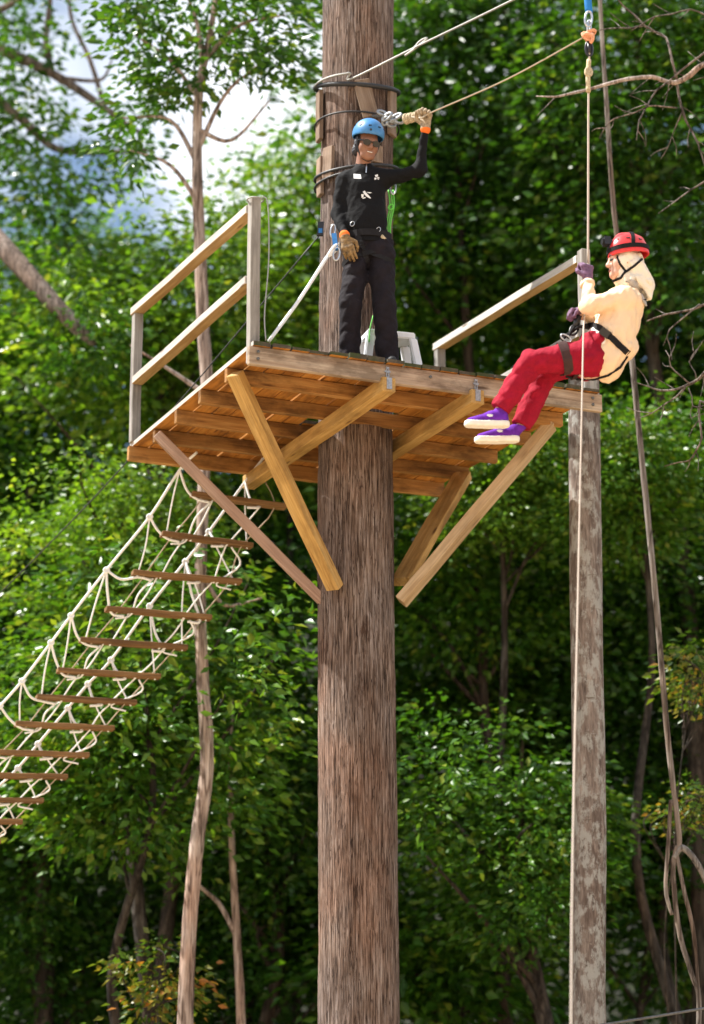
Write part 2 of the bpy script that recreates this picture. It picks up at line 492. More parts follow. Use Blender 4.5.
M['glove_purple'] = plain('glove_purple', (.15, .075, .14), .8, .4, 70, .5)
M['jacket'] = fabric('jacket', (.82, .60, .40), .06, fold=.45)
M['jacket_tape'] = fabric('jacket_tape', (.42, .38, .35), .1)
M['hijab'] = fabric('hijab', (.84, .74, .60), .07, fold=.4)
M['tee_white'] = fabric('tee_white', (.78, .74, .70), .06)
M['trouser_red'] = fabric('trouser_red', (.29, .005, .022), .22, fold=.55)
M['shoe_purple'] = fabric('shoe_purple', (.13, .022, .33), .35, weave=500)
M['sole_white'] = plain('sole_white', (.80, .74, .66), .6, .08, 30)
M['shoe_dark'] = plain('shoe_dark', (.03, .03, .03), .7, .3, 40, .3)
m, nt, b = new_mat('soil'); M['soil'] = m
v, _ = coords(nt, (1, 1, 1), rnd=False)
n1 = N(nt, 'ShaderNodeTexNoise', Scale=.6, Detail=8); nt.links.new(v, n1.inputs['Vector'])
n2 = N(nt, 'ShaderNodeTexNoise', Scale=14, Detail=8); nt.links.new(v, n2.inputs['Vector'])
c = mixc(nt, .35, ramp(nt, n1.outputs['Fac'], [(.3, (.44, .31, .18)), (.7, (.56, .43, .28))]).outputs['Color'], ramp(nt, n2.outputs['Fac'], [(.3, (.5, .45, .4)), (.65, (1, 1, 1))]).outputs['Color'], 'MULTIPLY')
# bare sandy clearing round the pole, dark leaf litter under the forest
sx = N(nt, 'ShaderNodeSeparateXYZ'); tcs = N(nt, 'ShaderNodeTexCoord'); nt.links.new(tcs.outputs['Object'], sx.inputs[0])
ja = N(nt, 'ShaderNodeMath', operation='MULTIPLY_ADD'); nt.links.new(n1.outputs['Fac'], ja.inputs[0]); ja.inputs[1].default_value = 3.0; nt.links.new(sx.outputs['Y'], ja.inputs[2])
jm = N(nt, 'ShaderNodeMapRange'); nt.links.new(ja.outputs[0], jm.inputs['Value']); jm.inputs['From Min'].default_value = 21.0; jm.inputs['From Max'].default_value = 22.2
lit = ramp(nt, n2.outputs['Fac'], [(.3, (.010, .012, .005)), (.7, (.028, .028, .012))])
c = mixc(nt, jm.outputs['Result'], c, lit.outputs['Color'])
nt.links.new(c, b.inputs['Base Color']); b.inputs['Roughness'].default_value = .95
bump(nt, b, n2.outputs['Fac'], .8, .05)

# ------------------------------------------------------------------ sky and sun
SUN_EL, SUN_AZ = R(56), R(-80)      # azimuth from +Y clockwise: left of the camera, a little in front
w = bpy.data.worlds.new('World'); scene.world = w; w.use_nodes = True
nt = w.node_tree; bg = nt.nodes['Background']
sky = N(nt, 'ShaderNodeTexSky', sky_type='NISHITA'); sky.sun_disc = False
sky.sun_elevation = SUN_EL; sky.sun_rotation = SUN_AZ; sky.air_density = 1.1; sky.dust_density = .6
tc = N(nt, 'ShaderNodeTexCoord'); mp = N(nt, 'ShaderNodeMapping'); mp.inputs['Scale'].default_value = (1, 1, 1.6); mp.inputs['Location'].default_value = (.35, .1, .2)
nt.links.new(tc.outputs['Generated'], mp.inputs['Vector'])
cn = N(nt, 'ShaderNodeTexNoise', Scale=5.5, Detail=9, Roughness=.55); nt.links.new(mp.outputs['Vector'], cn.inputs['Vector'])
cm = ramp(nt, cn.outputs['Fac'], [(.42, (0, 0, 0)), (.58, (1, 1, 1))])
cc = mixc(nt, cm.outputs['Color'], sky.outputs['Color'], (10.0, 10.3, 10.9))
nt.links.new(cc, bg.inputs['Color']); bg.inputs['Strength'].default_value = .062

sd = bpy.data.lights.new('sun', 'SUN'); sd.energy = 5.0; sd.angle = R(.5); sd.color = (1, .965, .90)
so = bpy.data.objects.new('sun', sd); COL.objects.link(so)
sdir = Vector((math.sin(SUN_AZ) * math.cos(SUN_EL), math.cos(SUN_AZ) * math.cos(SUN_EL), math.sin(SUN_EL)))
so.rotation_euler = sdir.to_track_quat('Z', 'Y').to_euler(); so.location = (-20, -10, 40)

scene.view_settings.view_transform = 'Standard'; scene.view_settings.look = 'None'
scene.view_settings.exposure = 1.2; scene.view_settings.gamma = 1
scene.render.engine = 'CYCLES'
scene.cycles.use_denoising = True
scene.cycles.max_bounces = 8; scene.cycles.diffuse_bounces = 4; scene.cycles.transmission_bounces = 4
scene.cycles.sample_clamp_indirect = 6

# ------------------------------------------------------------------ ground
gv, gf = [], []
gx = np.concatenate([np.linspace(-600, -40, 6), np.linspace(-35, 35, 36), np.linspace(40, 600, 6)])
gy = np.concatenate([np.linspace(-600, -30, 5), np.linspace(-25, 60, 44), np.linspace(70, 900, 8)])
for y in gy:
    for x in gx:
        gv.append((x, y, .08 * math.sin(x * .5) * math.cos(y * .4) + max(0, min(y - 26, 40)) * .06 + max(0, min(y - 32, 40)) * .5))
for j in range(len(gy) - 1):
    for i in range(len(gx) - 1):
        a = j * len(gx) + i; gf.append((a, a + 1, a + 1 + len(gx), a + len(gx)))
tag(link('ground', np_mesh('ground', gv, gf, M['soil'])), kind='structure')
def gz(x, y): return .08 * math.sin(x * .5) * math.cos(y * .4) + max(0, min(y - 26, 40)) * .06 + max(0, min(y - 32, 40)) * .5

# ------------------------------------------------------------------ platform
W, L, YAW = 2.71, 2.655, 0.408
P0 = np.array([-.691, 15.59, 6.996])
cY, sY = math.cos(YAW), math.sin(YAW)
def pw(x, y, z=0):
    """platform coordinates to world"""
    return P0 + np.array([x * cY - y * sY, x * sY + y * cY, z])
def pl(p):
    d = np.array(p) - P0
    return np.array([d[0] * cY + d[1] * sY, -d[0] * sY + d[1] * cY, d[2]])
plat = empty('wooden_platform', P0, (0, 0, YAW))
tag(plat, 'square timber platform with rails and braces bolted high around the thick brown pole', 'platform')
TR = .283                       # pole radius
PC = pw(W / 2 + .012, L / 2)    # pole axis
# deck: boards running front to back on the joists, cut round the pole
mb = MB(); nb = 19; bw = W / nb
for i in range(nb):
    g0 = .004 + .007 * (random.random() < .4); x0, x1 = i * bw + g0, (i + 1) * bw - .004
    fo = -.008 - random.random() * .04; z1 = .030 + random.uniform(-.007, .010)
    xm = (x0 + x1) / 2 - (W / 2 + .012)
    segs = [(fo, L + .02)]
    if abs(xm) < TR + bw * .5:
        g = math.sqrt(max(.02, (TR + .06) ** 2 - min(abs(xm), TR) ** 2))
        segs = [(fo, L / 2 - g), (L / 2 + g, L + .02)]
    for (ya, yb) in segs:
        n = 8
        for k in range(n):
            a, b2 = ya + (yb - ya) * k / n, ya + (yb - ya) * (k + 1) / n
            mb.add([(x0, a, .002), (x1, a, .002), (x1, b2, .002), (x0, b2, .002), (x0, a, z1), (x1, a, z1), (x1, b2, z1), (x0, b2, z1)],
                   [(0, 3, 2, 1)], 0)
            fs = [(4, 5, 6, 7)]; o = len(mb.v) - 8
            mb.f.append(tuple(q + o for q in fs[0])); mb.m.append(1)
            mb.f += [(o, o + 4, o + 7, o + 3), (o + 1, o + 2, o + 6, o + 5)]; mb.m += [2 if i == 0 else (1 if k == 0 else 0), 1 if k == 0 else 0]  # outer edge of the leftmost board coloured pale as if sunlit
            if k == 0: mb.f.append((o, o + 1, o + 5, o + 4)); mb.m.append(1)
            if k == n - 1: mb.f.append((o + 3, o + 7, o + 6, o + 2)); mb.m.append(1)
me = np_mesh('deck', mb.v, mb.f, [M['timber_deck'], M['timber_mossy'], M['timber_bleached_sunlit']], False, mb.m)
# deck grain runs front to back: turn the mesh so its own x axis lies along the boards
deck = bpy.data.objects.new('deck', me); COL.objects.link(deck); deck.parent = plat
me.transform(Matrix.Rotation(R(-90), 4, 'Z')); deck.rotation_euler = (0, 0, R(90))
beam('front_beam', (-.012, .0225, -.066), (W + .03, .0225, -.066), .045, .132, M['timber_pale'], plat)
beam('rear_beam', (-.02, L - .03, -.058), (W, L - .03, -.058), .05, .115, M['timber_warm'], plat)
jx = [(.012, W - .02), (.006, W - .012), (.01, W - .03), (.02, W - .02)]
for k in range(4):
    beam('joist', (jx[k][0], L * (k + 1) / 5, -.053), (jx[k][1], L * (k + 1) / 5, -.053), .05, .104, M['timber_warm'], plat)
bx = [W / 2 + .012 - TR - .062, W / 2 + .012 + TR + .062]
for x in bx:
    o = beam('bearer', (x, -.035, -.158), (x, L + .06, -.158), .10, .105, M['timber_yellow'], plat)
    mb = MB()
    for s in (-1, 1):
        mb.box((x + s * .008, -.006, -.075), (.004, 0, 0), (0, .003, 0), (0, 0, .055))
    mb.box((x, -.006, -.055), (.022, 0, 0), (0, .002, 0), (0, 0, .006)); mb.box((x, -.0365, -.15), (.02, 0, 0), (0, .002, 0), (0, 0, .042))
    for dz in (-.10, -.06, -.03):
        mb.box((x, -.010, dz), (.009, 0, 0), (0, .003, 0), (0, 0, .006))
    me = np_mesh('bracket', [P0 + np.array([p[0] * cY - p[1] * sY, p[0] * sY + p[1] * cY, p[2]]) for p in mb.v], mb.f, M['galv'], False)
    link('bracket', me, plat)
# knee braces from the pole up to the joist ends
def brace(top, px, py, Y, wdt, mat):
    b_ = pl(at(px, py, Y)); t_ = np.array(top, float)
    beam('brace', b_, t_ + nrm(t_ - b_) * .03, wdt + .015, .075, M[mat], plat, up=(0.1, .0, 1))
yc = PC[1]
brace((.06, L * .8 - .055, -.085), 325, 603, yc - .05, .105, 'timber_pink')
brace((.07, L * .2 - .055, -.075), 335, 588, yc - .30, .10, 'timber_yellow')
brace((W - .10, L * .2 + .05, -.10), 401, 602, yc - .05, .14, 'timber_tan')
brace((W - .10, L * .8 - .05, -.10), 401, 582, yc + .08, .125, 'timber_yellow')
# railings: weathered rail sides with sunlit white in their colour, warm undersides
ph = {'nl': 1.12, 'fl': 1.13, 'nr': 1.14, 'fr': 1.20}
beam('post', (.04, .075, -.10), (.04, .075, ph['nl']), .072, .075, M['timber_grey'], plat, up=(0, 1, 0))
beam('post', (.03, L - .03, .034), (.03, L - .03, ph['fl'] - .03), .072, .075, M['timber_grey'], plat, up=(0, 1, 0))
beam('post', (W - .045, .085, -.10), (W - .045, .085, ph['nr']), .072, .075, M['timber_grey'], plat, up=(0, 1, 0))
beam('post', (W - .03, L - .05, .034), (W - .03, L - .05, ph['fr'] - .03), .072, .075, M['timber_grey'], plat, up=(0, 1, 0))
beam('top_rail', (.035, .116, ph['nl'] - .075), (.03, L + .02, ph['fl']), .088, .062, M['timber_bleached_sunlit'], plat, under=M['timber_rail'])
beam('mid_rail', (.035, .116, .52), (.03, L - .07, .53), .088, .062, M['timber_bleached_sunlit'], plat, under=M['timber_rail'])
beam('top_rail', (W - .045, .126, ph['nr'] - .06), (W - .03, L - .0, ph['fr'] - .01), .088, .062, M['timber_bleached_sunlit'], plat, under=M['timber_rail'])
beam('mid_rail', (W - .045, .126, .50), (W - .03, L - .09, .56), .088, .062, M['timber_bleached_sunlit'], plat, under=M['timber_rail'])
# bolts, nails and stubs
for (x, z) in ((.05, -.04), (.05, -.09), (W - .05, -.04), (W - .05, -.09), (W * .5, -.05), (W * .77, -.06)):
    c = pw(x, -.004, z); X, Y = np.array([cY, sY, 0]), np.array([-sY, cY, 0])
    mb = MB(); mb.tube([c - Y * .006, c + Y * .004], .011, 8)
    mb.build('bolt', M['cable_grey'], plat)

# ------------------------------------------------------------------ the pole
def noise1(a, s=0):
    return (np.sin(a * 1.0 + s) + np.sin(a * 2.3 + 1.7 * s + 1) + np.sin(a * 4.1 + 2.3 * s + 2)) / 3
pole = empty('platform_pole', (PC[0], PC[1], 0))
tag(pole, 'thick brown weathered pole rising through the timber platform, its bark fibrous and cracked', 'pole')
def trunk_mesh(name, axis, radii, seg, mats, ridge=.006, lump=.02, seed=0, parent=None, fine=True):
    r_ = np.random.default_rng(seed); vs, fs = [], []
    n = len(axis); A = np.linspace(0, 2 * np.pi, seg, endpoint=False)
    rid = r_.normal(size=seg)
    cur = rid.copy()
    for i, (p, r) in enumerate(zip(axis, radii)):
        if fine:
            cur = .93 * cur + .37 * r_.normal(size=seg)
            cur = .5 * cur + .25 * np.roll(cur, 1) + .25 * np.roll(cur, -1)
        rr = r + ridge * cur + lump * r * noise1(A * 2 + i * .03, seed) * 1.2
        for k in range(seg): vs.append((p[0] + rr[k] * math.cos(A[k]), p[1] + rr[k] * math.sin(A[k]), p[2]))
    for i in range(n - 1):
        for k in range(seg): fs.append((i * seg + k, i * seg + (k + 1) % seg, (i + 1) * seg + (k + 1) % seg, (i + 1) * seg + k))
    fs.append(tuple((n - 1) * seg + k for k in range(seg)))
    return link(name, np_mesh(name, vs, fs, mats), parent)
zs = np.linspace(-.3, 13.5, 420)
ax = [(PC[0] + .012 * math.sin(z * .7), PC[1], z) for z in zs]
rad = [.281 + .018 * max(0, (5.2 - z) / 5) + .02 * max(0, (1 - z)) for z in zs]
trunk_mesh('trunk', ax, rad, 160, M['bark_pole'], .005, .014, 3, pole)
# wooden packing blocks under the cables
def block(name, px0, py0, px1, py1, wpx, rad_):
    """block lying against the pole; its middle line seen from (px0,py0) down to (px1,py1)"""
    ends = []
    for (px, py) in ((px0, py0), (px1, py1)):
        x = at(px, py, PC[1])[0] - PC[0]
        ends.append(at(px, py, PC[1] - math.sqrt(max(0, rad_ ** 2 - x * x))))
    a_, b_ = ends
    out = nrm([(a_[0] + b_[0]) / 2 - PC[0], (a_[1] + b_[1]) / 2 - PC[1], 0])
    return beam(name, a_ - [PC[0], PC[1], 0], b_ - [PC[0], PC[1], 0], wpx / 136., .034, M['timber_block'], pole, up=out)
block('wood_block', 361, 80, 371, 117, 17, .312)
block('wood_block', 319.5, 92, 319.5, 141, 14, .305)
block('wood_block', 392, 89, 392, 136, 14, .312)
block('wood_block', 329, 147, 328, 178, 14, .312)
block('wood_block', 320, 158, 320.5, 196, 12, .305)
block('wood_block', 377, 146, 377, 163, 12, .315)
def ring(zc, r, n=40, tilt=(0, 0), a0=0, a1=2 * math.pi, bulge=None):
    return [(PC[0] + r * math.cos(a), PC[1] + r * math.sin(a), zc + tilt[0] * math.cos(a) + tilt[1] * math.sin(a)) for a in np.linspace(a0, a1, n)]
zz = lambda py: at(357, py, PC[1] - .3)[2]
hose = MB()
hose.tube(ring(zz(74), .328, 48, (-.02, .10))[:-1], .019, 10, close=True)
tag(hose.build('rubber_hose', M['cable_black']), 'black rubber hose looped around the pole top over the slanted wood block', 'hose')
c2 = MB()
c2.tube(ring(zz(113), .330, 48, (-.01, .0))[:-1], .0075, 8, close=True)
tag(c2.build('wrap_cable', M['cable_black']), 'thin dark cable circling the pole level with the shackles above the blue helmet', 'cable')
c3 = MB()
c3.tube(ring(zz(160), .328, 48, (.04, .06))[:-1], .012, 8, close=True)
c3.tube(ring(zz(168), .328, 48, (.05, .03))[:-1], .009, 8, close=True)
tag(c3.build('wrap_cable', M['cable_black']), 'doubled black cable around the pole at the standing man\'s shoulders', 'cable')
# steel line going up right, tied round the pole
zl = MB()
pA = at(345, 83, PC[1] - .33); pB = at(414, 48, 16.6); pC = at(517, -2, 15.6); pD = at(760, -125, 13.5)
zl.tube(catmull(ring(zz(76), .35, 10, (0, 0), R(200), R(262)) + [pA + [.05, -.01, .03], pB, pC, pD], 5), .0085, 8)
zl.tube(catmull([pB + [.0, 0, .0], pB + [.05, -.02, .05], pB + [.10, -.04, .06], pB + [.02, -.01, .0], pB + [-.07, .03, -.05]], 6), .0085, 7)
tag(zl.build('steel_cable', M['cable_steel']), 'pale steel cable spliced around the pole and rising to the upper right edge', 'cable')
# shackles and knotted strop beside the helmet
sh = empty('shackle', at(392, 118, PC[1] - .32))
tag(sh, 'cluster of steel shackles and carabiners beside the blue helmet', 'shackle')
def link_loop(c, u, v_, a_, b_, n=18):
    return [np.array(c) + nrm(u) * a_ * math.cos(t) + nrm(v_) * b_ * math.sin(t) for t in np.linspace(0, 2 * math.pi, n, endpoint=False)]
mb = MB()
for (px, py, dx, a_, b_) in ((382, 113, 0, .035, .024), (387, 117, .02, .045, .022), (392, 120, .0, .035, .03), (396, 117, .03, .045, .022), (391, 124, -.01, .04, .02), (400, 120, .03, .035, .026), (386, 121, .0, .03, .03)):
    c = at(px, py, PC[1] - .36 - dx)
    mb.tube(link_loop(c, [1, random.uniform(-.7, .7), random.uniform(-.6, .6)], [0, random.uniform(-.9, .9), 1], a_, b_, 14), .012, 7, close=True)
mb.build('shackle_links', M['galv'], sh)
kn = MB()
for q in range(5):
    c = at(406 + q * 2.6, 119 - q * .6, PC[1] - .42)
    kn.tube(link_loop(c, [.5, .6, .1 * q], [.2 * (q % 2), .1, 1], .028, .033), .013, 8, close=True)
kn.build('tan_knot', M['knot_tan'], sh)
ln = MB(); ln.tube([at(372, 116, PC[1] - .31), at(405, 118, PC[1] - .40)], .011, 8); ln.build('strop', M['cable_grey'], sh)

# ------------------------------------------------------------------ grey post behind the right corner, guy cables
gp = empty('support_post', (at(588, 1000, 17.75)[0], 17.75, 0))
tag(gp, 'grey lichen mottled log post standing under the right platform corner', 'post')
za = np.linspace(-.3, at(585, 372, 17.75)[2], 200)
pts_ = [at(584, 400, 17.75), at(586, 600, 17.75), at(590, 830, 17.75), at(589, 1010, 17.75)]
ax = [(np.interp(z, [p[2] for p in pts_][::-1], [p[0] for p in pts_][::-1]), 17.75, z) for z in za]
trunk_mesh('trunk', ax, [.122 + .004 * noise1(z * 1.3) for z in za], 64, M['bark_mottled'], .002, .012, 5, gp)
def cable(name, pts, r, mat, label, cat='cable', n=8, seg=6):
    mb_ = MB(); mb_.tube(catmull(pts, n), r, seg); return tag(mb_.build(name, M[mat]), label, cat)
cable('guy_cable', [at(319, 236, PC[1] - .05), at(160, 424, 18.4), at(60, 533, 19.2), at(-120, 712, 20.6)], .0055, 'cable_black', 'thin black guy cable running down left from the pole past the railing')
cable('fence_cable', [at(560, 1031, 17.2), at(640, 1019, 17.2), at(760, 999, 17.2)], .010, 'cable_grey', 'grey cable stretched low across the bottom right corner')

# ------------------------------------------------------------------ rope ladder bridge
lad = empty('rope_ladder', at(60, 700, 18.9))
tag(lad, 'white rope ladder bridge with brown wooden rungs hanging down left from the platform', 'rope ladder')
rungs = [(191, 494.5, 286, 507), (161, 534, 252, 546), (132, 573, 241, 582), (105.5, 609, 211, 618), (79.5, 640, 187, 648), (57, 670.5, 160, 677),
         (36, 697, 136, 703), (15, 724, 113.6, 728.6), (-12, 752, 88.6, 755.5), (-30, 775, 67, 777), (-55, 799, 43, 801), (-77, 821, 22, 822), (-100, 842, 0, 842)]
hl = [(197, 452), (179.5, 470), (149.7, 516.7), (106.4, 570), (71, 615.6), (51, 642.6), (22, 681), (0, 706), (-25, 733), (-48, 757), (-72, 782), (-96, 806), (-120, 828)]
hr = [(268, 452), (245, 482), (209, 531.6), (185.5, 561.4), (149.7, 606), (111, 660), (88, 684), (68, 708), (38, 744), (18, 768), (-5, 790), (-25, 812), (-45, 832)]
def Yr(i): return 18.25 + .085 * i
E = []
for i, (x0, y0, x1, y1) in enumerate(rungs):
    a_, b_ = at(x0, y0, Yr(i) - .12), at(x1, y1, Yr(i) + .12); E.append((a_, b_))
    beam('rung', a_ - np.array(lad.location), b_ - np.array(lad.location), .10, .038, M['timber_rung'], lad)
HL = [at(x, y, Yr(i - .5) - .22) for i, (x, y) in enumerate(hl)]
HR = [at(x, y, Yr(i - .5) + .10) for i, (x, y) in enumerate(hr)]
for H in (HL, HR):
    far_ = [H[-1] + (H[-1] - H[-4]) * 4 + [0, 0, .2]]; far_.append(far_[0] + (far_[0] - H[-1]) * ((far_[0][2] + .1) / max(.3, H[-1][2] - far_[0][2])))
    mb = MB(); mb.tube(catmull(H + far_, 4), .011, 8)
    for k, p in enumerate(H[2:]):
        mb.tube(link_loop(p, [.5, .2, 1], [1, .2, -.4], .019, .019, 10), .010, 6, close=True)
    mb.build('hand_rope', M['rope_white'], lad)
foot = [[], []]
for i in range(len(E)):
    for s in (0, 1):
        e0, e1 = E[i][s], E[i][1 - s]; foot[s].append(e0 + (e1 - e0) * (.10 if s == 0 else .13) - np.array([0, 0, .03]))
for s in (0, 1):
    top = pw(.55 if s == 0 else 1.1, L - .05, -.12)
    mb = MB(); G_ = foot[s]; far_ = [G_[-1] + (G_[-1] - G_[-4]) * 4 + [0, 0, .2]]; far_.append(far_[0] + (far_[0] - G_[-1]) * ((far_[0][2] + .1) / max(.3, G_[-1][2] - far_[0][2]))); mb.tube(catmull([top] + foot[s] + far_, 4), .0055, 6); mb.build('foot_cable', M['rope_thin'], lad)
for i in range(len(E)):
    for s, H in ((0, HL), (1, HR)):
        k = min(i + 1 if i <= 2 else i, len(H) - 1); e0, e1 = E[i][s], E[i][1 - s]; d = nrm(e1 - e0) ; K = H[k]
        sg = random.uniform(.03, .09)
        # short lashing from the hand rope knot to the rung end
        mb = MB()
        tip = e0 + d * .05
        if s == 1:
            t_ = np.clip((e0[0] - K[0] - .12) / max(.05, -d[0]), .08, .5); tip = e0 + d * t_
        mid = (K + tip) / 2 + np.array([-.01, 0, -.03 if i % 2 else -.06])
        mb.tube(catmull([K, mid, tip + [0, 0, -.03], tip + d * .10 + [0, 0, -.045]], 6), .0105, 7)
        mb.build('lashing', M['rope_white'], lad)
        # long hangers to the next rung below
        if i + 1 < len(E):
            f0, f1 = E[i + 1][s], E[i + 1][1 - s]; d2 = nrm(f1 - f0)
            for (off, r_) in ((.04, .007), (.19 + .05 * random.random(), .007)):
                end = f0 + d2 * off - np.array([0, 0, .028])
                mb = MB(); st = K if off < .1 else e0 + d * (.17 + .05 * random.random())
                mb.tube(catmull([st, (st + end) / 2 + [random.uniform(-.02, .02), 0, random.uniform(-.01, .02)], end], 5), r_, 6)
                mb.build('hanger_rope', M['rope_white'], lad)
            bow = [e0 + d * .17 + [0, 0, -.03], (e0 + d * .11 + f0 + d2 * .1) / 2 + [.05, 0, -.02], f0 + d2 * .20 + [0, 0, -.03], f0 + d2 * .08 + [0, 0, -.07]]
            if i % 2 == s:
                mb = MB(); mb.tube(catmull(bow, 5), .008, 6); mb.build('bowed_rope', M['rope_white'], lad)

# ------------------------------------------------------------------ foliage
def leaf_mesh(name, centers, sig, per, size, seed, mat, droop=.35, up=.75, spread=None):
    """thousands of small folded leaves in sprays round the twig ends given"""
    r_ = np.random.default_rng(seed)
    C = np.array(centers, float); n = len(C) * per
    c = np.repeat(C, per, 0)
    s = np.repeat(sig if hasattr(sig, '__len__') else np.full(len(C), sig), per)
    tone = np.repeat(r_.normal(0, .13, len(C)), per)
    off = r_.normal(size=(n, 3)) * s[:, None] * np.array([1, 1, .55])
    p = c + off
    mid = C.mean(0)
    outw = c - mid; outw[:, 2] *= .3
    outw /= np.linalg.norm(outw, axis=1)[:, None] + 1e-6
    d = off / (s[:, None] + 1e-6) * .8 + outw * .7 + r_.normal(size=(n, 3)) * .6
    d[:, 2] = d[:, 2] * .4 - droop
    d /= np.linalg.norm(d, axis=1)[:, None]
    nn = r_.normal(size=(n, 3)) * .75 + np.array([0, 0, up]) + outw * .45
    nn -= d * (nn * d).sum(1)[:, None]; nn /= np.linalg.norm(nn, axis=1)[:, None] + 1e-9
    sd_ = np.cross(nn, d)
    l = size * r_.uniform(.6, 1.25, n)[:, None]; wd = l * r_.uniform(.20, .30, n)[:, None]
    B, T = p, p + d * l - nn * l * .10
    Mi = p + d * l * .48 - nn * l * .05
    Lf, Rt = p + d * l * .42 + sd_ * wd + nn * wd * .3, p + d * l * .42 - sd_ * wd + nn * wd * .3
    V = np.stack([B, Mi, T, Lf, Rt], 1).reshape(-1, 3)
    base = np.arange(n)[:, None] * 5
    F = np.concatenate([base + np.array([0, 1, 2, 3]), base + np.array([0, 4, 2, 1])], 1).reshape(-1)
    me = bpy.data.meshes.new(name)
    me.vertices.add(len(V)); me.vertices.foreach_set('co', V.astype(np.float32).ravel())
    me.loops.add(len(F)); me.loops.foreach_set('vertex_index', F.astype(np.int32))
    nf = n * 2
    me.polygons.add(nf); me.polygons.foreach_set('loop_start', np.arange(0, nf * 4, 4, dtype=np.int32))
    rv = np.clip(r_.beta(2, 3, n) * .85 + tone + .05, 0, 1)
    rare = r_.random(n) < .012; rv[rare] = 1.0
    a = me.attributes.new('rnd', 'FLOAT', 'POINT'); a.data.foreach_set('value', np.repeat(rv, 5).astype(np.float32))
    me.materials.append(mat); me.update(calc_edges=True)
    return me

def blob_centers(n, r, seed, gap=.0, shell=.45, lob=6):
    """twig ends filling an uneven crown of half sizes r, with lobes and holes"""
    r_ = np.random.default_rng(seed); out = []
    lobes = r_.normal(size=(lob, 3)); lobes /= np.linalg.norm(lobes, axis=1)[:, None]
    amp = r_.uniform(.15, .45, lob)
    ph = r_.random(6) * 6
    while len(out) < n:
        u = r_.normal(size=3); u /= np.linalg.norm(u)
        rad_ = r_.random() ** shell
        lim = .72 + sum(a * max(0, u @ l) ** 6 for a, l in zip(amp, lobes))
        p = u * rad_ * lim
        hole = math.sin(p[0] * 5 + ph[0]) * math.sin(p[1] * 5 + ph[1]) * math.sin(p[2] * 6 + ph[2])
        if hole > .35 - gap: continue
        out.append(p * np.array(r))
    return np.array(out)

def limb_trunk(name, base, top, r0, r1, crown_c, centers, mat, parent, seed, nl=9, bend=.25):
    """tapered trunk with limbs reaching into the crown"""
    r_ = random.Random(seed); mb = MB()
    base, top = np.array(base, float), np.array(top, float)
    H = top[2] - base[2]; ctl = [base - [0, 0, .3]]
    for t in (.25, .5, .75): ctl.append(base + (top - base) * t + np.array([r_.uniform(-bend, bend), r_.uniform(-bend, bend), 0]))
    ctl.append(top); P = catmull(ctl, 8)
    mb.tube(P, list(np.linspace(r0, r1, len(P))), 12, jit=.12)
    order = list(range(len(centers))); r_.shuffle(order)
    for i in order[:nl]:
        e = np.array(centers[i]); zz_ = min(max(e[2] - abs(e[0] - top[0]) * .8 - .3, base[2] + H * .35), top[2] - .1)
        k = int((zz_ - base[2]) / H * (len(P) - 1)); k = max(1, min(len(P) - 2, k)); s = P[k]
        m_ = s + (e - s) * .5 + np.array([r_.uniform(-.2, .2), r_.uniform(-.2, .2), .12])
        Q = catmull([s, m_, e], 6); rr = r0 + (r1 - r0) * k / len(P)
        mb.tube(Q, list(np.linspace(rr * .5, .008, len(Q))), 7)
    return mb.build(name, mat, parent)

# crown stock: (mesh, half sizes, twig ends)
STOCK = {}
def stock(key, r, ncl, per, sig, size, seed, mat, **kw):
    c = blob_centers(ncl, r, seed, **kw)
    STOCK[key] = (leaf_mesh('crown', c, sig, per, size, seed, M[mat]), r, c)
for tone in ('dark', 'mid', 'bright'):
    sd0 = {'dark': 11, 'mid': 31, 'bright': 51}[tone]
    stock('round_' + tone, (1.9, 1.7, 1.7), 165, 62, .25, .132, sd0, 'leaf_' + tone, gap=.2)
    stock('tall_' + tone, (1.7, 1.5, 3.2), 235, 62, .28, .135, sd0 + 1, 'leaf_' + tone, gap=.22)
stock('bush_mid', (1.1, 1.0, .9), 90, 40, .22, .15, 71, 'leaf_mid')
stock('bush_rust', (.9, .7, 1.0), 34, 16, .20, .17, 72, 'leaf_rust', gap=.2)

def tree(name, px, py, Y, key, label, sc=1.0, rot=0, group=None, cat='tree', tr=.09, bk='bark_grey', seed=1, lean=.3):
    c = at(px, py, Y); me, r, cs = STOCK[key]
    g = gz(c[0], c[1])
    bx_ = c[0] + random.Random(seed).uniform(-lean, lean)
    t = tag(empty(name, (bx_, Y, g)), label, cat, group)
    o = bpy.data.objects.new('crown', me); COL.objects.link(o); o.parent = t
    o.location = Vector([c[0] - bx_, 0, c[2] - g]); o.rotation_euler = (0, 0, rot); o.scale = (sc,) * 3
    ca, sa = math.cos(rot), math.sin(rot)
    cw = [np.array([c[0] + sc * (q[0] * ca - q[1] * sa), c[1] + sc * (q[0] * sa + q[1] * ca), c[2] + sc * q[2]]) for q in cs]
    limb_trunk('trunk', (bx_, Y, g), (c[0], Y, c[2] + r[2] * sc * .55), tr, tr * .3, c, cw, M[bk], t, seed)
    return t

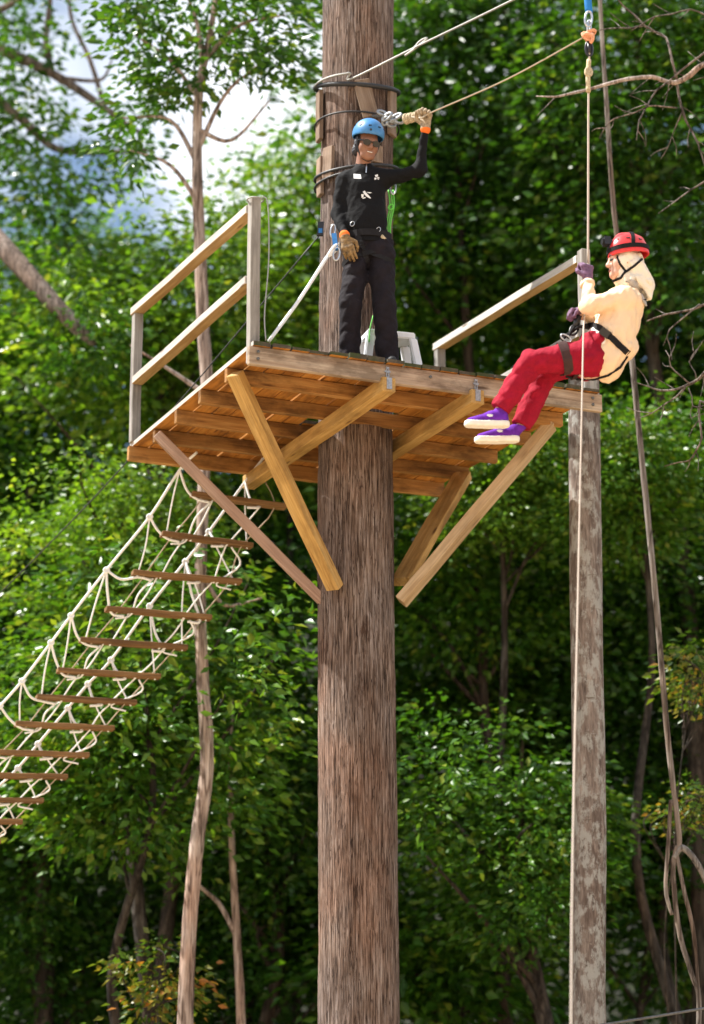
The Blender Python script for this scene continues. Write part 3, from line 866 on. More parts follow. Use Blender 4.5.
T = [  # px, py, distance, crown, scale, turn, label
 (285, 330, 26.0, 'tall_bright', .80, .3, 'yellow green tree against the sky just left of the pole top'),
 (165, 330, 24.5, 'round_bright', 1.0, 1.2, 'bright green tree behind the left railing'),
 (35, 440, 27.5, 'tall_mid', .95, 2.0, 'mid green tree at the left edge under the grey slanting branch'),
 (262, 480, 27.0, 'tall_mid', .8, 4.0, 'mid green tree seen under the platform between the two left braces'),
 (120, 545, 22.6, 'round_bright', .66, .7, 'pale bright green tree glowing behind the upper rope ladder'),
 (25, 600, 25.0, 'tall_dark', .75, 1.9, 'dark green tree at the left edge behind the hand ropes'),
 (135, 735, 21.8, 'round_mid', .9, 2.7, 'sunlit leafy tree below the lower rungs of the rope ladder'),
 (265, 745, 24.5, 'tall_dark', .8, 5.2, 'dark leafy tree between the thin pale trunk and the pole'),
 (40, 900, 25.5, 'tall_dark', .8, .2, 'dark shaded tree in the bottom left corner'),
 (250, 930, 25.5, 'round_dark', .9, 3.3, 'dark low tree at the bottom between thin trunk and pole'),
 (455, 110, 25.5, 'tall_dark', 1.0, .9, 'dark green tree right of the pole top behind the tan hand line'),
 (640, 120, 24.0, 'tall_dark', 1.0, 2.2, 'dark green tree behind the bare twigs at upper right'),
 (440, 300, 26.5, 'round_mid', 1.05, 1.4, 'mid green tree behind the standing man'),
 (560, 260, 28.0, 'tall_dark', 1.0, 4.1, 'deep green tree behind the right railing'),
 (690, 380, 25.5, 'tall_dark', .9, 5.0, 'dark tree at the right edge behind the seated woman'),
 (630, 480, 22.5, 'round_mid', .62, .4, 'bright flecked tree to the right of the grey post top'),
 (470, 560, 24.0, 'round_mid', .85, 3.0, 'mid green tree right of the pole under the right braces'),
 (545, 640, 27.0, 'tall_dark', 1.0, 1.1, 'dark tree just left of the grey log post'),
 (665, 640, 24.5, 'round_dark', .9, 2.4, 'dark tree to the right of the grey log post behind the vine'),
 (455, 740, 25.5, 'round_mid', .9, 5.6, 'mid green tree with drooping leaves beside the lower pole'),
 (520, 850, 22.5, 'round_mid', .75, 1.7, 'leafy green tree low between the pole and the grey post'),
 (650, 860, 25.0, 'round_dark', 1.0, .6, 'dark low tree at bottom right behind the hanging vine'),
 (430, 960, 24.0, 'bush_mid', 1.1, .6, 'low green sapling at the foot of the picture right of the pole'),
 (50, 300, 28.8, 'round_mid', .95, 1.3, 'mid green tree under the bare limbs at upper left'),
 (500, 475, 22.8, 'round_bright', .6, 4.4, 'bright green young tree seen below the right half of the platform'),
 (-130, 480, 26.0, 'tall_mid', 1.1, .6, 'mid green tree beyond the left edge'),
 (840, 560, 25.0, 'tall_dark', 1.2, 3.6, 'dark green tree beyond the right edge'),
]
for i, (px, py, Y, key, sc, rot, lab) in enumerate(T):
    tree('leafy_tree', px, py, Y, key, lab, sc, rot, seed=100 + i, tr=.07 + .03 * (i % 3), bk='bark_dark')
tree('shrub', 160, 985, 20.8, 'bush_rust', 'shrub with yellow and rust tipped leaves beside the thin pale trunk', .55, .3, cat='shrub', tr=.012, bk='bark_dark', seed=7)
tree('shrub', 698, 680, 20.5, 'bush_rust', 'sparse shrub with orange yellow leaves at the right edge', .5, 1.3, cat='shrub', tr=.012, bk='bark_dark', seed=8)
tree('shrub', 690, 810, 21.0, 'bush_rust', 'orange flecked shrub low at the right edge behind the vine fork', .38, 2.3, cat='shrub', tr=.012, bk='bark_dark', seed=9)

# far wood closing every gap: one mass
fc = []
r_ = np.random.default_rng(5)
for k in range(2900):
    x = r_.uniform(-14, 14); Yd = r_.uniform(29.5, 34)
    frac = (x / Yd * FPX + 352) / 704          # how far across the view
    hmax = 12.0 if frac < .33 else (14.6 if frac < .45 else 19)
    hmax += 1.2 * math.sin(x * 1.7) + .6 * math.sin(x * 4.1)
    fc.append((x, Yd, max(.2, hmax * r_.random() ** 1.15)))
wood_me = leaf_mesh('far_forest', fc, .5, 75, .19, 9, M['leaf_dark'])
tag(link('far_forest', wood_me), 'dark mass of far forest foliage closing the gaps behind the trees', 'forest', kind='stuff')
fc = [(r_.uniform(-9, 9), r_.uniform(21, 29), r_.uniform(.1, .9)) for k in range(500)]
tag(link('undergrowth', leaf_mesh('undergrowth', fc, .4, 40, .2, 10, M['leaf_dark'])), 'dark leafy undergrowth covering the forest floor', 'undergrowth', kind='stuff')

# slender foreground tree with the pale crooked trunk
def poly_trunk(mb, pts, Y, rpx, seg=10, n=8):
    P = catmull(ats(pts, Y), n); mb.tube(P, [r * Y * 1.02 / FPX for r in np.interp(np.linspace(0, 1, len(P)), np.linspace(0, 1, len(rpx)), rpx)], seg, jit=.10)
t = tag(empty('slender_tree', at(184, 1180, 20.3)), 'slender tree with crooked pale pinkish trunk behind the rope ladder', 'tree')
mb = MB()
poly_trunk(mb, [(180, 1200), (185, 1024), (190, 920), (198, 835), (207, 765), (203, 680), (200, 600), (203, 500), (207, 400), (203, 320), (200, 250), (197, 160), (199, 90), (206, 55), (214, 10), (220, -40)], 20.3, [8, 8, 7.5, 7.5, 7, 6.5, 6, 6, 6.5, 7, 6.5, 5.5, 5, 4, 3, 2])
for b_ in ([(198, 150), (225, 95), (262, 62)], [(199, 100), (170, 60), (135, 35)], [(204, 60), (240, 25), (285, 15)], [(200, 205), (170, 165), (130, 150)], [(203, 65), (196, 20), (180, -20)], [(198, 130), (232, 140), (270, 100)], [(198, 165), (170, 120), (122, 118)],
           [(202, 575), (225, 605), (262, 598)], [(207, 395), (170, 370), (130, 345)]):
    poly_trunk(mb, b_, 20.3, [3, 2, .8], 7, 5)
mb.build('trunk', M['bark_pale'], t)
sp = [(262, 60), (245, 40), (225, 50), (290, 40), (300, 20), (270, 15), (210, 20), (180, 10), (160, 30), (140, 45), (150, 70), (175, 60), (195, 80), (120, 20), (135, 5), (235, 5), (130, 150), (120, 118), (310, 60), (250, -15), (200, -20), (150, -20), (300, -20), (165, 95), (238, 65)]
c_ = []
rr_ = random.Random(3)
for (x, y) in sp:
    for q in range(4): c_.append(at(x + rr_.gauss(0, 9), y + rr_.gauss(0, 8), 20.3 + rr_.uniform(-.7, .7)))
link('crown', leaf_mesh('crown', c_, .14, 28, .115, 21, M['leaf_dark']), t)

t = tag(empty('sapling', at(240, 1180, 22.0)), 'thin forked sapling trunk low between the pale trunk and the pole', 'tree')
mb = MB()
poly_trunk(mb, [(243, 1200), (241, 1024), (237, 940), (233, 870), (230, 790), (232, 700)], 22, [5, 4.5, 4, 3.5, 3, 1.5])
poly_trunk(mb, [(236, 935), (220, 905), (204, 890), (185, 872)], 22, [3, 2.5, 2, 1], 7)
mb.build('trunk', M['bark_pale'], t)
link('crown', leaf_mesh('crown', ats([(232, 700), (222, 720), (245, 730), (228, 760), (186, 870), (240, 690)], 22), .16, 40, .11, 22, M['leaf_mid']), t)

# big spreading tree whose limbs cross the upper left
t = tag(empty('spreading_tree', at(-120, 1100, 25.0)), 'large tree with bare dark limbs spreading across the upper left sky', 'tree')
mb = MB()
poly_trunk(mb, [(-130, 1200), (-125, 800), (-110, 500), (-95, 300), (-80, 120), (-60, 20), (-50, -60)], 25, [34, 30, 26, 22, 17, 12, 5], 14)
for b_, r_ in (([(-88, 200), (-30, 215, -1), (0, 243, -2), (40, 288, -2.4), (78, 328, -2.6), (95, 345, -2.6)], [15, 12, 10, 9, 7, 3]),
               ([(-70, 60), (-20, 45), (20, 58), (60, 78), (105, 108), (143, 135)], [9, 7, 6, 5, 4, 2]),
               ([(-78, 120), (-20, 95), (20, 118), (55, 148), (100, 152), (150, 150)], [9, 6, 5, 4, 3.5, 1.5]),
               ([(52, 72), (46, 40), (50, 0), (48, -40)], [4, 3.5, 3, 2]), ([(105, 108), (90, 60), (72, 20), (68, -20)], [3, 2.5, 2.2, 1.5]),
               ([(-60, 20), (0, 10), (40, -20)], [6, 4, 2]), ([(60, 78), (100, 80), (112, 60)], [2.5, 2, 1])):
    poly_trunk(mb, b_, 25, r_, 9, 6)
mb.build('trunk', M['bark_grey'], t)
sp = [(5, 20), (15, 45), (0, 70), (30, 85), (10, 110), (40, 120), (25, 150), (0, 140), (50, 165), (15, 180), (60, 195), (90, 185), (0, 200), (35, 215), (70, 230), (135, 120), (20, 5), (45, 50), (-20, 40), (-30, 100), (-25, 160), (-60, 10), (60, -20), (0, -20), (105, 165), (140, 160)]
c_ = []
for (x, y) in sp:
    for q in range(5): c_.append(at(x + rr_.gauss(0, 11), y + rr_.gauss(0, 9), 25 + rr_.uniform(-1, 1)))
for (x, y) in ((85, 330), (98, 348), (70, 345), (100, 325), (112, 352), (60, 318), (88, 362)):
    for q in range(4): c_.append(at(x + rr_.gauss(0, 9), y + rr_.gauss(0, 8), 22.5 + rr_.uniform(-.3, .6)))
link('crown', leaf_mesh('crown', c_, .17, 24, .125, 23, M['leaf_mid']), t)

# bare twiggy tree reaching in from the right
t = tag(empty('bare_tree', at(800, 1100, 17.6)), 'leafless tree with thin crooked twigs reaching in from the right edge', 'tree')
mb = MB(); poly_trunk(mb, [(800, 1230), (795, 800), (785, 500), (775, 300), (765, 120), (750, 20), (742, -60)], 17.6, [14, 13, 11, 9, 7, 5, 2], 10)
mb.build('trunk', M['bark_grey'], t)
for b_, r_ in (([(765, 130), (735, 80), (704, 66), (676, 81), (650, 77), (610, 83), (570, 92), (538, 98)], [4, 3.6, 3.2, 2.8, 2.4, 2, 1.5, .7]),
               ([(677, 80), (668, 40), (645, 27), (620, 27), (590, 31)], [1.6, 1.4, 1.2, .9, .5]),
               ([(646, 27), (622, 5), (612, -20)], [1.2, 1, .6]),
               ([(708, 50), (680, 70), (655, 92), (640, 118), (637, 142)], [1.2, 1.2, 1, .9, .5]),
               ([(677, 82), (680, 108), (690, 130), (700, 152), (706, 180)], [1.6, 1.5, 1.2, 1, .6]),
               ([(677, 108), (648, 107), (615, 120), (598, 138)], [1, .9, .7, .4]), ([(682, 112), (672, 135), (660, 160)], [.8, .6, .4]),
               ([(770, 210), (720, 175), (690, 190), (660, 215)], [1.8, 1.2, .9, .5]),
               ([(772, 290), (730, 300), (690, 308), (645, 322)], [2.6, 1.9, 1.4, .7]), ([(700, 304), (672, 330), (664, 345)], [1, .7, .4]),
               ([(775, 320), (730, 345), (704, 372), (688, 385), (660, 392), (636, 382)], [2.6, 2.2, 1.8, 1.5, 1.1, .5]), ([(690, 384), (672, 366), (666, 352)], [1, .7, .4]), ([(686, 386), (664, 404), (640, 420)], [1.1, .8, .4]), ([(696, 378), (690, 362), (700, 345)], [.8, .6, .4]), ([(688, 388), (694, 405), (704, 412)], [.8, .6, .4]),
               ([(778, 420), (730, 415), (702, 400), (700, 440), (690, 460), (664, 468)], [2, 1.6, 1.4, 1.1, .9, .4]),
               ([(762, 60), (720, 20), (690, 8), (655, 18), (630, 30)], [1.8, 1.4, 1, .8, .4])):
    mb = MB(); rt = random.Random(len(b_) * 31 + int(b_[0][1]))
    jb = [b_[0]]
    for i in range(1, len(b_)):
        for f_ in (.5, 1): jb.append((b_[i - 1][0] + (b_[i][0] - b_[i - 1][0]) * f_ + rt.uniform(-2, 2), b_[i - 1][1] + (b_[i][1] - b_[i - 1][1]) * f_ + rt.uniform(-2, 2), rt.uniform(-.04, .04)))
    poly_trunk(mb, jb, 17.6, r_, 6, 2); mb.build('branch', M['bark_pale' if r_[0] > 3 else 'bark_grey'], t)
    for k in range(2, len(jb) - 1):
        if rt.random() < .75:
            dx, dy = jb[k + 1][0] - jb[k - 1][0], jb[k + 1][1] - jb[k - 1][1]; ln_ = math.hypot(dx, dy) + .1; sg = rt.choice((-1, 1)); l_ = rt.uniform(9, 30)
            ux, uy = dx / ln_, dy / ln_; tx, ty = ux * .75 - uy * sg * .65, uy * .75 + ux * sg * .65
            x0, y0 = jb[k][0], jb[k][1]; mb = MB()
            poly_trunk(mb, [(x0, y0, jb[k][2]), (x0 + tx * l_ * .5 + rt.uniform(-1.5, 1.5), y0 + ty * l_ * .5 + rt.uniform(-1.5, 1.5), jb[k][2] + .05), (x0 + tx * l_ + uy * 3 * sg, y0 + ty * l_, jb[k][2] + rt.uniform(-.1, .1))], 17.6, [.7, .5, .3], 5, 2); mb.build('twig', M['bark_grey'], t)
# hanging vine
t = MB()
poly_trunk(t, [(596, -120), (600, 0), (606, 95), (613, 200), (624, 290), (632, 360), (644, 480), (655, 590), (668, 740), (679, 835), (676, 850), (673, 872), (679, 930), (692, 975), (699, 1000), (697, 1080)], 18.6, [2.2, 2.3, 2.5, 2.7, 2.9, 3.0, 3.2, 3.1, 3, 2.8, 2.6, 2.6, 2.6, 2.6, 2.6, 2.6], 8)
vo = tag(t.build('vine', M['vine']), 'long grey woody vine hanging down past the seated woman and forking low at right', 'vine')
for b_ in ([(674, 858), (682, 848), (696, 862), (712, 895), (735, 960)], [(676, 852), (684, 890), (694, 935), (698, 990), (702, 1060)], [(671, 800), (668, 850), (666, 890), (672, 915)]):
    mb = MB(); poly_trunk(mb, b_, 18.6, [3.0, 3.4, 3.2, 3, 2.6] if b_[0][0] < 675 and b_[0][1] == 858 else [2.2, 2.2, 2, 2], 7); mb.build('vine_stem', M['vine'], vo)

# ------------------------------------------------------------------ people helpers
def frame(fwd, up):
    f_ = nrm(fwd); s_ = nrm(np.cross(f_, up)); u_ = np.cross(s_, f_)
    return np.array([s_, f_, u_])          # rows: right, forward, up
def loc(o, fr, s, f, u): return np.array(o) + fr[0] * s + fr[1] * f + fr[2] * u

def head_sdf(c, fr):
    """c: middle of the head; returns the distance field of head, face features and ears"""
    g = lambda s, f, u: loc(c, fr, s, f, u)
    parts = [ell(g(0, -.012, .03), (.074, .094, .095), fr), ell(g(0, .022, -.045), (.058, .066, .068), fr),
             cap(g(-.03, .062, -.085), g(.03, .062, -.085), .024), cap(g(0, .082, -.098), g(0, .08, -.098), .017),
             cap(g(-.035, .078, .028), g(.035, .078, .028), .014), cap(g(-.043, .055, -.02), g(-.045, .05, -.03), .026), cap(g(.043, .055, -.02), g(.045, .05, -.03), .026)]
    f1 = smin(parts, .03)
    nose = smin([cap(g(0, .088, .018), g(0, .112, -.022), .009, .0135), cap(g(-.013, .098, -.026), g(.013, .098, -.026), .0095)], .012)
    lips = smin([cap(g(-.02, .087, -.056), g(.02, .087, -.056), .0085), cap(g(-.015, .086, -.067), g(.015, .086, -.067), .009)], .006)
    ears = smin([cap(g(s * .076, -.01, .02), g(s * .080, -.004, -.03), .014, .010, (fr[0], 1.6)) for s in (-1, 1)], .01)
    f2 = smin([f1, nose, lips], .012)
    f3 = smin([f2, ears], .008)
    sock = smin([ell(g(s * .033, .092, .008), (.016, .010, .010), fr) for s in (-1, 1)], .005)
    return lambda P: np.maximum(f3(P), -sock(P) - .002)

def hand_sdf(wrist, d, n, thumb_side, curl, scale=1.0, spread=.08, thumb_curl=.5):
    """gloved hand: d to the knuckles, n out of the back of the hand; fingers curl towards -n"""
    d = nrm(d); n = nrm(n - d * np.dot(n, d)); s = np.cross(d, n) * thumb_side    # s: towards the thumb
    w_ = np.array(wrist, float); S = scale; parts = []
    parts.append(cap(w_, w_ + d * .03 * S, .030 * S, .034 * S, (n, 1.35)))
    for k in range(4):
        b0 = w_ + d * .025 * S + s * (.012 - .008 * k) * S; b1 = w_ + d * (.092 - .004 * abs(k - 1)) * S + s * (.030 - .0205 * k) * S
        parts.append(cap(b0, b1, .0165 * S, .0135 * S))
    palm = smin(parts, .014)
    fingers = []
    Ls = [(.040, .026, .021), (.045, .029, .022), (.041, .027, .021), (.032, .021, .019)]
    for k in range(4):
        p = w_ + d * (.092 - .004 * abs(k - 1)) * S + s * (.030 - .0205 * k) * S
        dirs = nrm(d + s * (.5 - k * .33) * spread); a = 0; segs = []
        for j in range(3):
            a += curl * (.75 if j == 0 else 1.0) * (1 + .06 * k)
            dd = dirs * math.cos(a) - n * math.sin(a)
            q = p + dd * Ls[k][j] * S
            segs.append(cap(p, q, (.0118 - .0012 * j) * S, (.0108 - .0012 * j) * S)); p = q
        fingers.append(smin(segs, .004))
    t0 = w_ + d * .03 * S + s * .026 * S
    t1 = t0 + nrm(d * .55 + s * .65 - n * .35) * .042 * S
    t2 = t1 + nrm(d * (.85 - .3 * thumb_curl) + s * (.25 - .5 * thumb_curl) - n * (.2 + .6 * thumb_curl)) * .033 * S
    t3 = t2 + nrm(d * (.8 - .6 * thumb_curl) - s * .6 * thumb_curl - n * (.3 + .6 * thumb_curl)) * .026 * S
    th = smin([cap(t0, t1, .0165 * S, .0135 * S), cap(t1, t2, .0135 * S, .0115 * S), cap(t2, t3, .0118 * S, .0095 * S)], .006)
    f = fingers[0]
    allf = lambda P: np.minimum.reduce([g(P) for g in fingers])
    return smin([palm, smin([allf, th], .003)], .007)

def ring_on(F, c, axis, n=40, off=.004, rmax=.4):
    """closed loop where the plane through c across axis meets the surface F"""
    ax_ = nrm(axis); u = nrm(np.cross(ax_, [.3, .9, .2])); v_ = np.cross(ax_, u); pts, nn = [], []
    ts = np.arange(.01, rmax, .002)
    for a in np.linspace(0, 2 * math.pi, n, endpoint=False):
        dr = u * math.cos(a) + v_ * math.sin(a)
        s = F(np.array(c) + dr * ts[:, None])
        i = np.argmax(s > 0) if (s > 0).any() else len(ts) - 1
        pts.append(np.array(c) + dr * (ts[i] + off)); nn.append(dr)
    P = np.array(pts); P = (np.roll(P, 1, 0) + 2 * P + np.roll(P, -1, 0)) / 4
    return list(P), nn
def path_on(F, pix, y0, y1, off=.004, back=False, n=6):
    P, Nn = [], []
    for i in range(len(pix) - 1):
        for t in np.linspace(0, 1, n, endpoint=False):
            px = pix[i][0] + (pix[i + 1][0] - pix[i][0]) * t; py = pix[i][1] + (pix[i + 1][1] - pix[i][1]) * t
            p, g = hit(F, px, py, y0, y1, back=back); P.append(p + g * off); Nn.append(g)
    p, g = hit(F, *pix[-1], y0, y1, back=back); P.append(p + g * off); Nn.append(g)
    return P, Nn
def print_on(F, polys, y0, y1, name, mat, parent, off=.003, k=.72):
    """flat printed patch lying on the cloth: each polygon a small sheet following the surface"""
    mb = MB(); gx_ = sum(p[0] for q in polys for p in q) / sum(len(q) for q in polys); gy_ = sum(p[1] for q in polys for p in q) / sum(len(q) for q in polys)
    polys = [[(gx_ + (p[0] - gx_) * k, gy_ + (p[1] - gy_) * k) for p in q] for q in polys]
    for poly in polys:
        c = (sum(p[0] for p in poly) / len(poly), sum(p[1] for p in poly) / len(poly))
        vs = []
        for p in [c] + list(poly):
            q, g = hit(F, p[0], p[1], y0, y1, .001); vs.append(q + g * off)
        n = len(poly); mb.add(vs, [(0, 1 + i, 1 + (i + 1) % n) for i in range(n)])
    return mb.build(name, M[mat], parent)

# ------------------------------------------------------------------ standing man
YM = 16.28
man = empty('person', (at(371, 352, YM)[0], YM, P0[2] + .036))
tag(man, 'standing man in black with blue helmet, sunglasses and gloves, one arm raised to the rope', 'person')
mz = P0[2] + .036
am = lambda px, py, dy=0: at(px, py, YM + dy)
fr = frame([.32, -.90, -.34], [.08, .0, 1])
hc = am(367, 145, -.03)
shL, shR = am(343, 181, .02), am(387, 179, .03)
elL, wrL = am(337.5, 214, .02), am(345, 237, -.12)
elR, wrR = am(419.5, 170, -.06), am(425.5, 128, -.12)
neck = am(363, 166, .02); chest = am(363, 192, .03); belly = am(366, 222, .01); pel = am(369, 246, .02)
hpL, hpR = am(357, 256, .0), am(381, 257, .02)
knL, knR = am(350.5, 303, -.06), am(384, 306, -.04)
anL, anR = am(349.5, 346, .0), am(388.5, 350, -.02)
anL[2] = mz + .10; anR[2] = mz + .10
sq = ([0, 1, 0], 1.45)
torso = lambda e: [cap(chest, belly, .165 + e, .150 + e, sq), cap(belly, pel, .142 + e, .150 + e, sq), cap(am(351, 180, .03), am(379, 179, .03), .085 + e, .085 + e, ([0, 1, 0], 1.15))]
arms = lambda e: [cap(shL, elL, .062 + e, .048 + e), cap(elL, wrL, .047 + e, .032 + e), cap(shR, elR, .062 + e, .047 + e), cap(elR, wrR, .046 + e, .031 + e)]
legs = lambda e: [cap(hpL, knL, .088 + e, .066 + e), cap(knL, anL, .064 + e, .048 + e), cap(hpR, knR, .088 + e, .066 + e), cap(knR, anR, .064 + e, .048 + e)]
H = head_sdf(hc, fr)
bodyF = smin([smin(torso(-.03) + arms(-.016) + legs(-.028) + [cap(neck, loc(hc, fr, 0, -.02, -.06), .056, .054)], .04), H], .02)
sdf_obj('body', bodyF, [hc, anL, anR, wrL, wrR, elR, elL, chest], .16, .008, M['skin_man'], man)
sh_raw = smin(torso(0) + arms(0) + [cap(neck + [0, 0, -.03], neck + [0, 0, .0], .07, .062)], .05)
shirtF0 = wrinkle(sh_raw, .009, 24, 2)
hem = plane(am(367, 244), [0, .1, -1])
shirtF = lambda P: np.maximum(np.maximum(shirtF0(P), hem(P)), -(bodyF(P) + .002))
shirt = sdf_obj('shirt', lambda P: np.maximum(shirtF0(P), hem(P)), [chest, pel, elL, elR, wrL, wrR, shL], .14, .008, M['shirt_black'], man)
tr_raw = smin([cap(am(359, 246, .02), am(379, 246, .02), .115, .115, ([0, 1, 0], 1.1)), cap(hpL, knL, .104, .088), cap(knL, anL + [0, 0, -.03], .089, .084), cap(hpR, knR, .106, .09), cap(knR, anR + [0, 0, -.03], .092, .088)], .03)
trF = wrinkle(tr_raw, .014, 24, 5, (0, 0, .8))
top_ = plane(am(367, 236), [0, 0, 1]); bot_ = plane([0, 0, mz + .035], [0, 0, -1])
trouF = lambda P: np.maximum(np.maximum(trF(P), top_(P)), bot_(P))
sdf_obj('trousers', trouF, [pel, anL, anR, hpL, hpR, knL], .16, .009, M['trouser_black'], man)
for (an, dx) in ((anL, -.10), (anR, .14)):
    to = nrm([dx, -1, 0]); b_ = np.array([an[0], an[1], mz])
    f = smin([cap(b_ + to * -.06 + [0, 0, .045], b_ + to * .05 + [0, 0, .042], .044, .042), cap(b_ + to * .05 + [0, 0, .036], b_ + to * .15 + [0, 0, .03], .044, .036), cap(b_ + [0, 0, .05], b_ + [0, 0, .11], .046, .05)], .03)
    fl = plane([0, 0, mz + .002], [0, 0, -1])
    so_ = sdf_obj('shoe', lambda P: np.maximum(f(P), fl(P)), [b_, b_ + to * .15, b_ - to * .08, b_ + [0, 0, .1]], .08, .007, [M['shoe_dark'], M['sole_white']], man, mi=lambda C: (C[:, 2] < mz + .018).astype(int) * 0)
# gloves
ropedir = nrm(am(560, 55, -.9) - wrR)
gF = hand_sdf(wrR, nrm([.05, -.1, 1]), [.35, .75, -.05], 1, 1.15, 1.12)
g = sdf_obj('glove', lambda P: np.minimum(gF(P), cap(wrR - [0, 0, .012], wrR + [0, 0, .006], .037, .037)(P)), [wrR, wrR + [.04, -.04, .14]], .09, .005, [M['glove_tan'], M['cuff_orange']], man, mi=lambda C: (C[:, 2] < wrR[2] - .006).astype(int))
dL = nrm(am(349, 252, -.16) - wrL)
gF2 = hand_sdf(wrL, dL, [-.25, -.95, .1], -1, .42, 1.12)
sdf_obj('glove', lambda P: np.minimum(gF2(P), cap(wrL - dL * .015, wrL + dL * .008, .039, .037)(P)), [wrL, wrL + dL * .2], .09, .005, [M['glove_brown'], M['cuff_orange']], man, mi=lambda C: ((C - wrL) @ dL < .002).astype(int))
# helmet with vents and brim, strap, glasses, hair
hcen = loc(hc, fr, 0, -.014, .076); hfr = frame([.32, -.91, -.28], [.08, 0, 1])
dome = ell(hcen, (.116, .138, .122), hfr); cut = plane(loc(hcen, hfr, 0, 0, -.028), -hfr[2] + hfr[1] * .12)
brim = cap(loc(hcen, hfr, -.07, .105, -.012), loc(hcen, hfr, .07, .105, -.012), .012)
inner = ell(loc(hcen, hfr, 0, 0, -.018), (.103, .125, .103), hfr)
helF = lambda P: np.maximum(np.maximum(dome(P), cut(P)), -inner(P))
hel = sdf_obj('helmet', helF, [hcen], .16, .006, M['helmet_blue'], man)
for a in np.linspace(-2.4, 2.4, 8):
    for u in (.05, ):
        p = loc(hcen, hfr, math.sin(a) * .107, math.cos(a) * .127, u); nn = nrm(p - hcen)
        s_ = nrm(np.cross(nn, [0, 0, 1])); mb = MB(); mb.box(p, s_ * .011, np.cross(nn, s_) * .004, nn * .003); mb.build('vent', M['black_plastic'], hel, False)
mb = MB(); mb.box(loc(hcen, hfr, .03, .133, .018), hfr[0] * .007, hfr[2] * .007, hfr[1] * .004)
mb.build('badge', M['black_plastic'], hel, False)
mb = MB()
gl = lambda s, f, u: loc(hc, fr, s, f, u)
for s in (-1, 1):
    pts = [gl(s * (.036 + .029 * math.cos(t)), .108 - .010 * abs(.036 + .029 * math.cos(t)) / .06, .010 + (.021 if math.sin(t) > 0 else .024) * math.sin(t)) for t in np.linspace(0, 2 * math.pi, 18, endpoint=False)]
    bk = [p - fr[1] * .006 for p in pts]
    mb.add(pts + bk, [tuple(range(18)), tuple(reversed(range(18, 36)))] + [(i, i + 18, (i + 1) % 18 + 18, (i + 1) % 18) for i in range(18)])
    mb.tube([gl(s * .062, .098, .018), gl(s * .082, .05, .02), gl(s * .083, -.01, .015)], .005, 6)
mb.tube([gl(-.01, .108, .016), gl(.01, .108, .016)], .004, 6)
mb.build('sunglasses', M['black_gloss'], man, False)
mb = MB(); mb.tube(catmull([gl(-.018, .095, -.055), gl(-.012, .099, -.057), gl(.012, .099, -.057), gl(.018, .095, -.055)], 4), .0028, 6); mb.build('teeth', M['teeth'], man)
hairF = smin([ell(gl(0, -.025, .015), (.092, .098, .085), fr), cap(gl(-.08, -.01, .0), gl(-.072, .0, -.055), .022, .014), cap(gl(.08, -.01, .0), gl(.072, .0, -.055), .02, .012), cap(gl(-.05, -.06, -.05), gl(.05, -.06, -.05), .04)], .02)
hairc = plane(gl(0, .03, 0), fr[1])
sdf_obj('hair', lambda P: np.maximum(wrinkle(hairF, .006, 160, 9)(P), hairc(P)), [hc], .15, .006, M['hair'], man)
mb = MB(); mb.tube(catmull([gl(-.088, .02, .05), gl(-.078, .025, -.03), gl(-.04, .05, -.10), gl(0, .065, -.118), gl(.04, .05, -.10), gl(.078, .025, -.03), gl(.088, .02, .05)], 5), .006, 6)
mb.build('chin_strap', M['black_plastic'], man)
# harness, prints on the shirt
har = MB()
both = lambda P: np.minimum(shirtF0(P), trF(P))
P_, N_ = ring_on(both, am(368, 238, .02), [0, .05, 1], 44, .006); har.strap(P_, N_, .05, .004, close=True)
hb = har.build('harness_belt', M['black_web'], man, False)
for (hp, kn) in ((hpL, knL), (hpR, knR)):
    mb = MB(); P_, N_ = ring_on(trF, hp + (kn - hp) * .14, nrm(kn - hp) + np.array([.5 if hp is hpL else -.5, -.1, 0]), 30, .001, .2); mb.strap(P_, N_, .04, .0025, close=True); mb.build('leg_loop', M['black_web'], man, False)
mb = MB(); P_, N_ = path_on(both, [(358, 236), (363, 250), (367, 262)], YM - .5, YM + .1, .008); mb.strap(P_, N_, .04, .004); mb.build('tie_strap', M['black_web'], man, False)
for (px, py) in ((353, 216), (378, 222)):
    p, n_ = hit(both, px, py + 8, YM - .5, YM + .1)
    mb = MB(); mb.tube(link_loop(p + n_ * .008, [1, 0, .3], [0, 0, 1], .016, .018, 16), .003, 6, close=True); mb.build('buckle', M['steel'], man)
print_on(shirtF0, [[(352.0, 173.0), (362.0, 174.0), (363.0, 180.0), (352.5, 179.5)]], YM - .5, YM + .1, 'name_patch', 'white_print', man)
print_on(shirtF0, [[(374, 174.5), (378, 173), (378.5, 176), (375, 177)], [(373, 178), (376, 177.6), (376, 180), (373.5, 181)], [(376.5, 177.5), (380, 177), (380.3, 178.6), (377, 179)], [(377, 179.6), (380, 179.2), (379, 180.8)]], YM - .5, YM + .1, 'chest_mark', 'white_print', man)
print_on(shirtF0, [[(361.5, 190.5), (364.5, 189), (366, 192), (363.5, 194)], [(363, 193.5), (366.5, 192), (370, 196), (373, 199.5), (371.5, 200), (367, 197.5)], [(359.5, 194), (363, 194), (362.5, 198), (360, 199)], [(366, 191), (371.5, 191.4), (374.5, 192), (371, 193)], [(361, 199), (365, 198), (366, 199.2), (361.5, 200.5)]], YM - .5, YM + .1, 'shirt_print', 'white_print', man)
zp, zn = hit(shirtF0, 368, 168, YM - .5, YM + .1)
mb = MB(); P_, N_ = path_on(shirtF0, [(366.5, 164.5), (366, 173)], YM - .5, YM + .1, .003); mb.strap(P_, N_, .008, .002); mb.build('zip', M['steel'], man, False)

